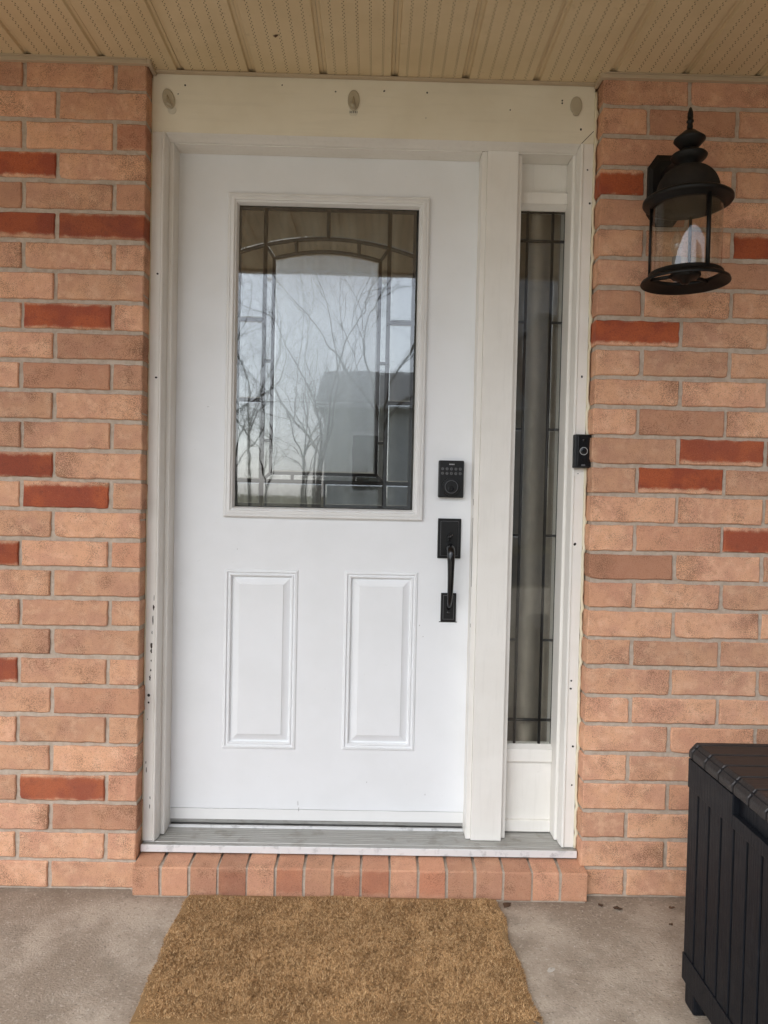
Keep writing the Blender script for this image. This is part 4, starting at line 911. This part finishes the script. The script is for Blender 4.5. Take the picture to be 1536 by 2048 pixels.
def coir():
    N = 320000
    X = RNG.uniform(MX0 - .01, MX1 + .01, N); Y = RNG.uniform(MY0 - .01, MY1 + .01, N)
    wob = 0.006 * np.sin(Y * 11 + 1) + 0.004 * np.sin(Y * 31)
    d = np.minimum.reduce([X - (MX0 + wob * .6), (MX1 - 0.012 * np.exp(-((Y - MY1) / .06) ** 2) + wob) - X, Y - (MY0 + .004 * np.sin(X * 9)), (MY1 + .004 * np.sin(X * 13)) - Y])
    rc = .03; qx = np.maximum(np.maximum(MX0 + rc - X, X - (MX1 - .006 - rc)), 0); qy = np.maximum(np.maximum(MY0 + rc - Y, Y - (MY1 - rc)), 0)
    d = np.where((qx > 0) & (qy > 0), np.minimum(d, rc - np.hypot(qx, qy)), d)
    k = d > 0; X, Y, d = X[k], Y[k], d[k]; N = len(X)
    # coherent lean from a random sum of waves
    def field(seed, sc):
        r = np.random.default_rng(seed); f = np.zeros(N)
        for _ in range(14):
            a = r.uniform(0, 2 * np.pi); q = r.uniform(.5, 1.6) * sc; f += np.sin((np.cos(a) * X + np.sin(a) * Y) * q + r.uniform(0, 6.28))
        return f / 3.7
    ax = field(1, 110) * .6 + field(2, 300) * .9 + RNG.normal(0, .6, N); ay = field(3, 110) * .6 + field(4, 300) * .9 + RNG.normal(0, .6, N)
    # edge fibres splay outwards
    edge = np.exp(-d / .010)
    ox = np.where(X - MX0 < MX1 - X, -1, 1) * np.exp(-np.minimum(X - MX0, MX1 - X) / .012); oy = np.where(Y - MY0 < MY1 - Y, -1, 1) * np.exp(-np.minimum(Y - MY0, MY1 - Y) / .012)
    ax += ox * .8; ay += oy * .8
    L = RNG.uniform(.0055, .0095, N) * (1 + .22 * field(5, 60)) * (1 - .25 * edge)
    D = np.stack([ax, ay, np.full(N, 1.0)], 1); D /= np.linalg.norm(D, axis=1)[:, None]
    D2 = D + np.stack([ax * .7 + RNG.normal(0, .3, N), ay * .7 + RNG.normal(0, .3, N), np.full(N, -.25)], 1); D2 /= np.linalg.norm(D2, axis=1)[:, None]
    P0 = np.stack([X, Y, np.full(N, 0) + FLOOR + .0155 - .011 * edge], 1); P1 = P0 + D * (L * .6)[:, None]; P2 = P1 + D2 * (L * .55)[:, None]
    phi = RNG.uniform(0, np.pi, N); W = np.stack([np.cos(phi), np.sin(phi), np.zeros(N)], 1) * RNG.uniform(.0004, .0009, N)[:, None]
    V = np.empty((N, 5, 3)); V[:, 0] = P0 - W; V[:, 1] = P0 + W; V[:, 2] = P1 + W * .8; V[:, 3] = P1 - W * .8; V[:, 4] = P2
    V -= np.array(base_of(mat_t))
    me = bpy.data.meshes.new('coir_pile'); me.vertices.add(N * 5); me.vertices.foreach_set('co', V.reshape(-1))
    b = (np.arange(N) * 5)[:, None]
    loops = np.concatenate([b + np.array([0, 1, 2, 3]), b + np.array([3, 2, 4])], 1).reshape(-1)
    me.loops.add(N * 7); me.loops.foreach_set('vertex_index', loops.astype(np.int32))
    st = np.stack([np.arange(N) * 7, np.arange(N) * 7 + 4], 1).reshape(-1)
    me.polygons.add(N * 2); me.polygons.foreach_set('loop_start', st.astype(np.int32))
    me.update(calc_edges=True); me.validate()
    at = me.attributes.new('fib', 'FLOAT', 'POINT'); at.data.foreach_set('value', np.repeat(RNG.uniform(0, 1, N), 5).astype(np.float32))
    o = link('coir_pile', me, MAT['coir'], mat_t); o['kind'] = 'stuff'
coir()

# ------------------------------------------------------------------ storage box
BX0, BX1, BY1, BY0 = 1.489, 2.72, -0.466, -1.115
box = thing('storage_box', 'charcoal slatted resin storage box on the porch right of the door', 'storage box', ((BX0 + BX1) / 2, (BY0 + BY1) / 2, FLOOR))
RS = MAT['resin']
g = G(); g.box(BX0 + .012, BX1 - .012, BY0 + .012, BY1 - .012, 0.035, 0.585); g.build('tub', RS, box)
SP = 0.0578; y = BY1 - 0.0005; k = 0
while y > BY0 + .03:
    for xa, xb in ((BX0, BX0 + .0125), (BX1 - .0125, BX1)):
        g = G(); ya = max(y - SP + .007, BY0); g.box(xa, xb, ya, y, 0.113, 0.521, 0.0022); g.build('slat', RS, box)
    y -= SP; k += 1
x = BX0 + .0135
while x < BX1 - .05:
    for ya, yb in ((BY1 - .0122, BY1), (BY0, BY0 + .0122)):
        g = G(); g.box(x, min(x + SP - .007, BX1 - .0135), ya, yb, 0.113, 0.521, 0.0022); g.build('slat', RS, box)
    x += SP
def band(z0, z1, notch=False):
    e = 0.003
    for (xa, xb, ya, yb) in ((BX1 - .013, BX1 + e, BY0, BY1), (BX0 + .014, BX1 - .014, BY1 - .012, BY1 + e), (BX0 + .014, BX1 - .014, BY0 - e, BY0 + .012)):
        g = G(); g.box(xa, xb, ya, yb, z0, z1, .002); g.build('rail', RS, box)
    g = G()
    if notch:   # hand hold cut in the middle of the upper side rail
        g.box(BX0 - e, BX0 + .0135, -0.690, BY1, z0, z1, .002); g.box(BX0 - e, BX0 + .0135, BY0, -0.885, z0, z1, .002); g.box(BX0 - e, BX0 + .0135, -0.8848, -0.6902, z0, z0 + .030, .002)
    else: g.box(BX0 - e, BX0 + .0135, BY0, BY1, z0, z1, .002)
    g.build('rail', RS, box)
band(0.5215, 0.5925, True); band(0.047, 0.1125)
for fx in (BX0 + .03, BX1 - .03):
    for fy in (BY0 + .03, BY1 - .03):
        g = G(); g.box(fx - .026, fx + .026, fy - .026, fy + .026, FLOOR + .0004, .0468, .006); g.build('foot', RS, box)
# lid of separate planks with chamfered ends
y = BY1 + 0.002; LP = 0.0672; k = 0; zt = 0.630; zb = 0.5935
lid = G(); lid.box(BX0 + .006, BX1 - .006, BY0 + .004, BY1 - .006, zb, zt - .008); lid = lid.build('lid', RS, box)
first = True
while y > BY0 + 0.01:
    ya = max(y - LP + .0065, BY0 - .004)
    if first: ya = -0.480
    c = 0.019
    prof = [(BX0 - .002, zb), (BX0 - .002, zt - c), (BX0 - .002 + c * .9, zt), (BX1 + .002 - c * .9, zt), (BX1 + .002, zt - c), (BX1 + .002, zb)]
    g = G(); g.prism_y(prof, ya, y)
    bm = bmesh.new(); vv = [bm.verts.new(p) for p in g.v]
    for f in g.f: bm.faces.new([vv[i] for i in f])
    bmesh.ops.recalc_face_normals(bm, faces=bm.faces); bmesh.ops.bevel(bm, geom=bm.edges[:], offset=.002, segments=1, affect='EDGES')
    G().bm(bm).build('lid_plank', MAT['lid'], lid)
    y = (ya - .0065) if first else y - LP; first = False

# ------------------------------------------------------------------ leaves and grit on the floor
for i, (x, y, s, lab) in enumerate(((1.462, -0.065, .013, 'crumpled brown leaf on the concrete near the sill end'), (1.415, -0.05, .008, 'small brown leaf scrap at the foot of the right brick wall'), (1.63, -0.055, .007, 'tiny leaf scrap on the concrete under the right brick wall'), (1.592, -0.145, .006, 'dark leaf crumb on the concrete beside the storage box'), (1.13, -0.055, .014, 'dark leaf bits at the right rear corner of the doormat'))):
    r = random.Random(300 + i); n = 9; vs = [(x, y, FLOOR + .004)]
    for k in range(n):
        a = 2 * PI * k / n; q = s * r.uniform(.55, 1.15); vs.append((x + q * 1.3 * math.cos(a), y + q * math.sin(a), FLOOR + .0006 + r.uniform(0, .006)))
    g = G(); g.add(vs, [(0, 1 + k, 1 + (k + 1) % n) for k in range(n)]); g.add([(a, b, c - .0004) for a, b, c in vs], [(0, 1 + (k + 1) % n, 1 + k) for k in range(n)])
    tag(g.build('dry_leaf', MAT['leaf'], None, fix=False), lab, 'leaf', 'leaf scraps on the porch floor')
g = G(); r = random.Random(5)
for i in range(160):
    x, y = r.uniform(-.55, 1.48), r.uniform(-.62, -.05); s = r.uniform(.0008, .0026)
    if mat_edge(x, y) > -.02: continue
    n = 5; vs = [(x + s * r.uniform(.6, 1.3) * math.cos(2 * PI * k / n), y + s * r.uniform(.6, 1.3) * math.sin(2 * PI * k / n), FLOOR + .0003) for k in range(n)] + [(x, y, FLOOR + s * .8)]
    g.add(vs, [(k, (k + 1) % n, n) for k in range(n)])
tag(g.build('floor_grit', MAT['grit'], None, fix=False), 'pale grit specks scattered on the concrete floor', 'grit', kind='stuff')
g = G(); g.lathe([(.0, .0018), (.006, .0014), (.0105, .0002)], (1.192, -0.355, FLOOR + .0004), 9)
g.v = [(a + .3 * (b + .355) + r.uniform(-.003, .003), b + r.uniform(-.002, .002), c) for a, b, c in g.v]
tag(g.build('plaster_blob', MAT['grit'], None, fix=False), 'pale dried plaster blob on the concrete right of the doormat', 'blob')

# ------------------------------------------------------------------ across the street (seen reflected in the glass)
def tree(name, label, base, height, seed, spread=1.0, lean=(0, 0), trunk_r=0.16, fork=1.6, levels=7):
    r = random.Random(seed); t = thing(name, label, 'tree', base, 'bare trees across the front garden')
    tr = G(); cr = G(); B0 = Vector(base)
    fp = B0 + Vector((lean[0] * fork, lean[1] * fork, fork))
    tr.tube([B0 - Vector((0, 0, .1)), B0 + (fp - B0) * .5 + Vector((r.uniform(-.05, .05), 0, 0)), fp], [trunk_r * 1.3, trunk_r, trunk_r * .85], 10); tr.build('trunk', MAT['bark'], t)
    def grow(p, d, L, rad, lv):
        n = 4; pts = [p]; q = p.copy(); dd = d.copy()
        for i in range(n):
            dd = (dd + Vector((r.gauss(0, .2), r.gauss(0, .2), r.gauss(.04, .12)))).normalized(); q = q + dd * (L / n); pts.append(q.copy())
        r1 = rad * .68
        cr.tube(pts, [rad + (r1 - rad) * i / n for i in range(n + 1)], 6 if lv < 2 else (4 if lv < 4 else 3), cap=False)
        if lv >= levels: return
        kids = r.choice((2, 3, 3)) if lv < levels - 1 else r.choice((2, 3, 4))
        for k in range(kids):
            ti = r.randint(2, n) if k else n
            axis = dd.orthogonal().normalized(); axis.rotate(Matrix.Rotation(r.uniform(0, 2 * PI), 3, dd))
            nd = dd.copy(); nd.rotate(Matrix.Rotation(r.uniform(.3, .75) * spread if k else r.uniform(.05, .3), 3, axis))
            grow(pts[ti], nd, L * r.uniform(.60, .84), r1 * (r.uniform(.5, .75) if k else .9), lv + 1)
    for k in range(4):
        a = 2 * PI * k / 4 + r.uniform(-.5, .5); el = r.uniform(.35, .75) * spread if k else .15
        grow(fp - Vector((0, 0, r.uniform(0, .3))), Vector((math.sin(el) * math.cos(a), math.sin(el) * math.sin(a), math.cos(el))), height * r.uniform(.28, .36), trunk_r * r.uniform(.5, .7), 1)
    cr.build('crown', MAT['bark'], t, fix=False); return t
t1 = tree('bare_tree', 'bare spreading tree mirrored in the middle of the door glass', (-0.45, -12.5, -0.36), 6.0, 21, 1.0, (.02, 0), 0.055, 2.3)
t2 = tree('bare_tree', 'bare forked tree mirrored beside the neighbouring house in the door glass', (0.85, -14.5, -0.36), 6.5, 33, .9, (0, 0), 0.062, 3.2)
def copy_tree(src, loc, rot, sc, label):
    o = src.copy(); COL.objects.link(o); o.location = loc; o.rotation_euler = (0, 0, rot); o.scale = (sc,) * 3; o['label'] = label; o['group'] = 'bare trees across the front garden'
    for c in src.children: d = c.copy(); COL.objects.link(d); d.parent = o
    return o
copy_tree(t2, (-4.2, -20, -.36), 1.0, 1.0, 'bare tree mirrored at the left edge of the door glass')
copy_tree(t1, (-3.0, -36, -.36), 2.2, 1.5, 'far bare tree mirrored low behind the spreading tree')
copy_tree(t2, (-6.5, -40, -.36), 4.1, 1.5, 'far bare tree mirrored low at the left of the glass')
copy_tree(t1, (-1.2, -42, -.36), 5.0, 1.4, 'far bare tree mirrored between the trunk and the house')
copy_tree(t2, (-9.0, -30, -.36), 0.4, 1.2, 'bare tree mirrored at the far left rim of the door glass')
copy_tree(t1, (-5.0, -28, -.36), 3.0, 1.1, 'bare tree mirrored between the two left trunks')
copy_tree(t2, (-3.4, -48, -.36), 5.6, 1.4, 'farthest bare tree mirrored low in the door glass')
copy_tree(t1, (-3.2, -24, -.36), 0.9, 0.75, 'small bare tree mirrored low left of the spreading tree')
copy_tree(t2, (-2.0, -27, -.36), 2.9, 0.7, 'small bare tree mirrored low behind the spreading tree trunk')
# neighbouring house
nh = thing('neighbour_house', 'grey sided house across the street mirrored in the door glass', 'house', (5, -26, -0.36))
g = G(); g.box(-1.0, 5.9, -30, -22, -0.36, 4.05); g.build('wall', MAT['house_wall'], nh)
g = G(); g.sweep([(-21.6, 4.08), (-26, 5.9), (-30.4, 4.08)], 'x', -1.3, 5.9); g.build('roof', MAT['shingle'], nh)
g = G(); g.box(-1.3, 5.7, -21.6, -21.5, 3.98, 4.12); g.build('gutter', MAT['white_trim'], nh)
g = G(); g.box(5.9, 15, -30, -21.2, -0.36, 7.0); g.build('wall', MAT['brown_brick'], nh)
g = G(); g.sweep([(-20.8, 7.0), (-25.6, 9.4), (-30.4, 7.0)], 'x', 5.75, 15.3); g.build('roof', MAT['shingle'], nh)
for x0, x1, z0, z1, yf in ((-0.15, 0.95, 1.2, 3.2, -22), (2.6, 4.4, 1.2, 3.0, -22), (7.5, 9.3, 1.2, 2.8, -21.2), (7.5, 9.3, 4.4, 5.8, -21.2)):
    g = G(); g.frame(x0, x1, z0, z1, [(0, yf), (0, yf + .06), (.10, yf + .06), (.10, yf + .02)]); wf = g.build('window', MAT['white_trim'], nh)
    g = G(); g.add([(x0 + .1, yf + .025, z0 + .1), (x1 - .1, yf + .025, z0 + .1), (x1 - .1, yf + .025, z1 - .1), (x0 + .1, yf + .025, z1 - .1)], [(0, 1, 2, 3)]); g.build('window_glass', MAT['dark_glass'], wf)
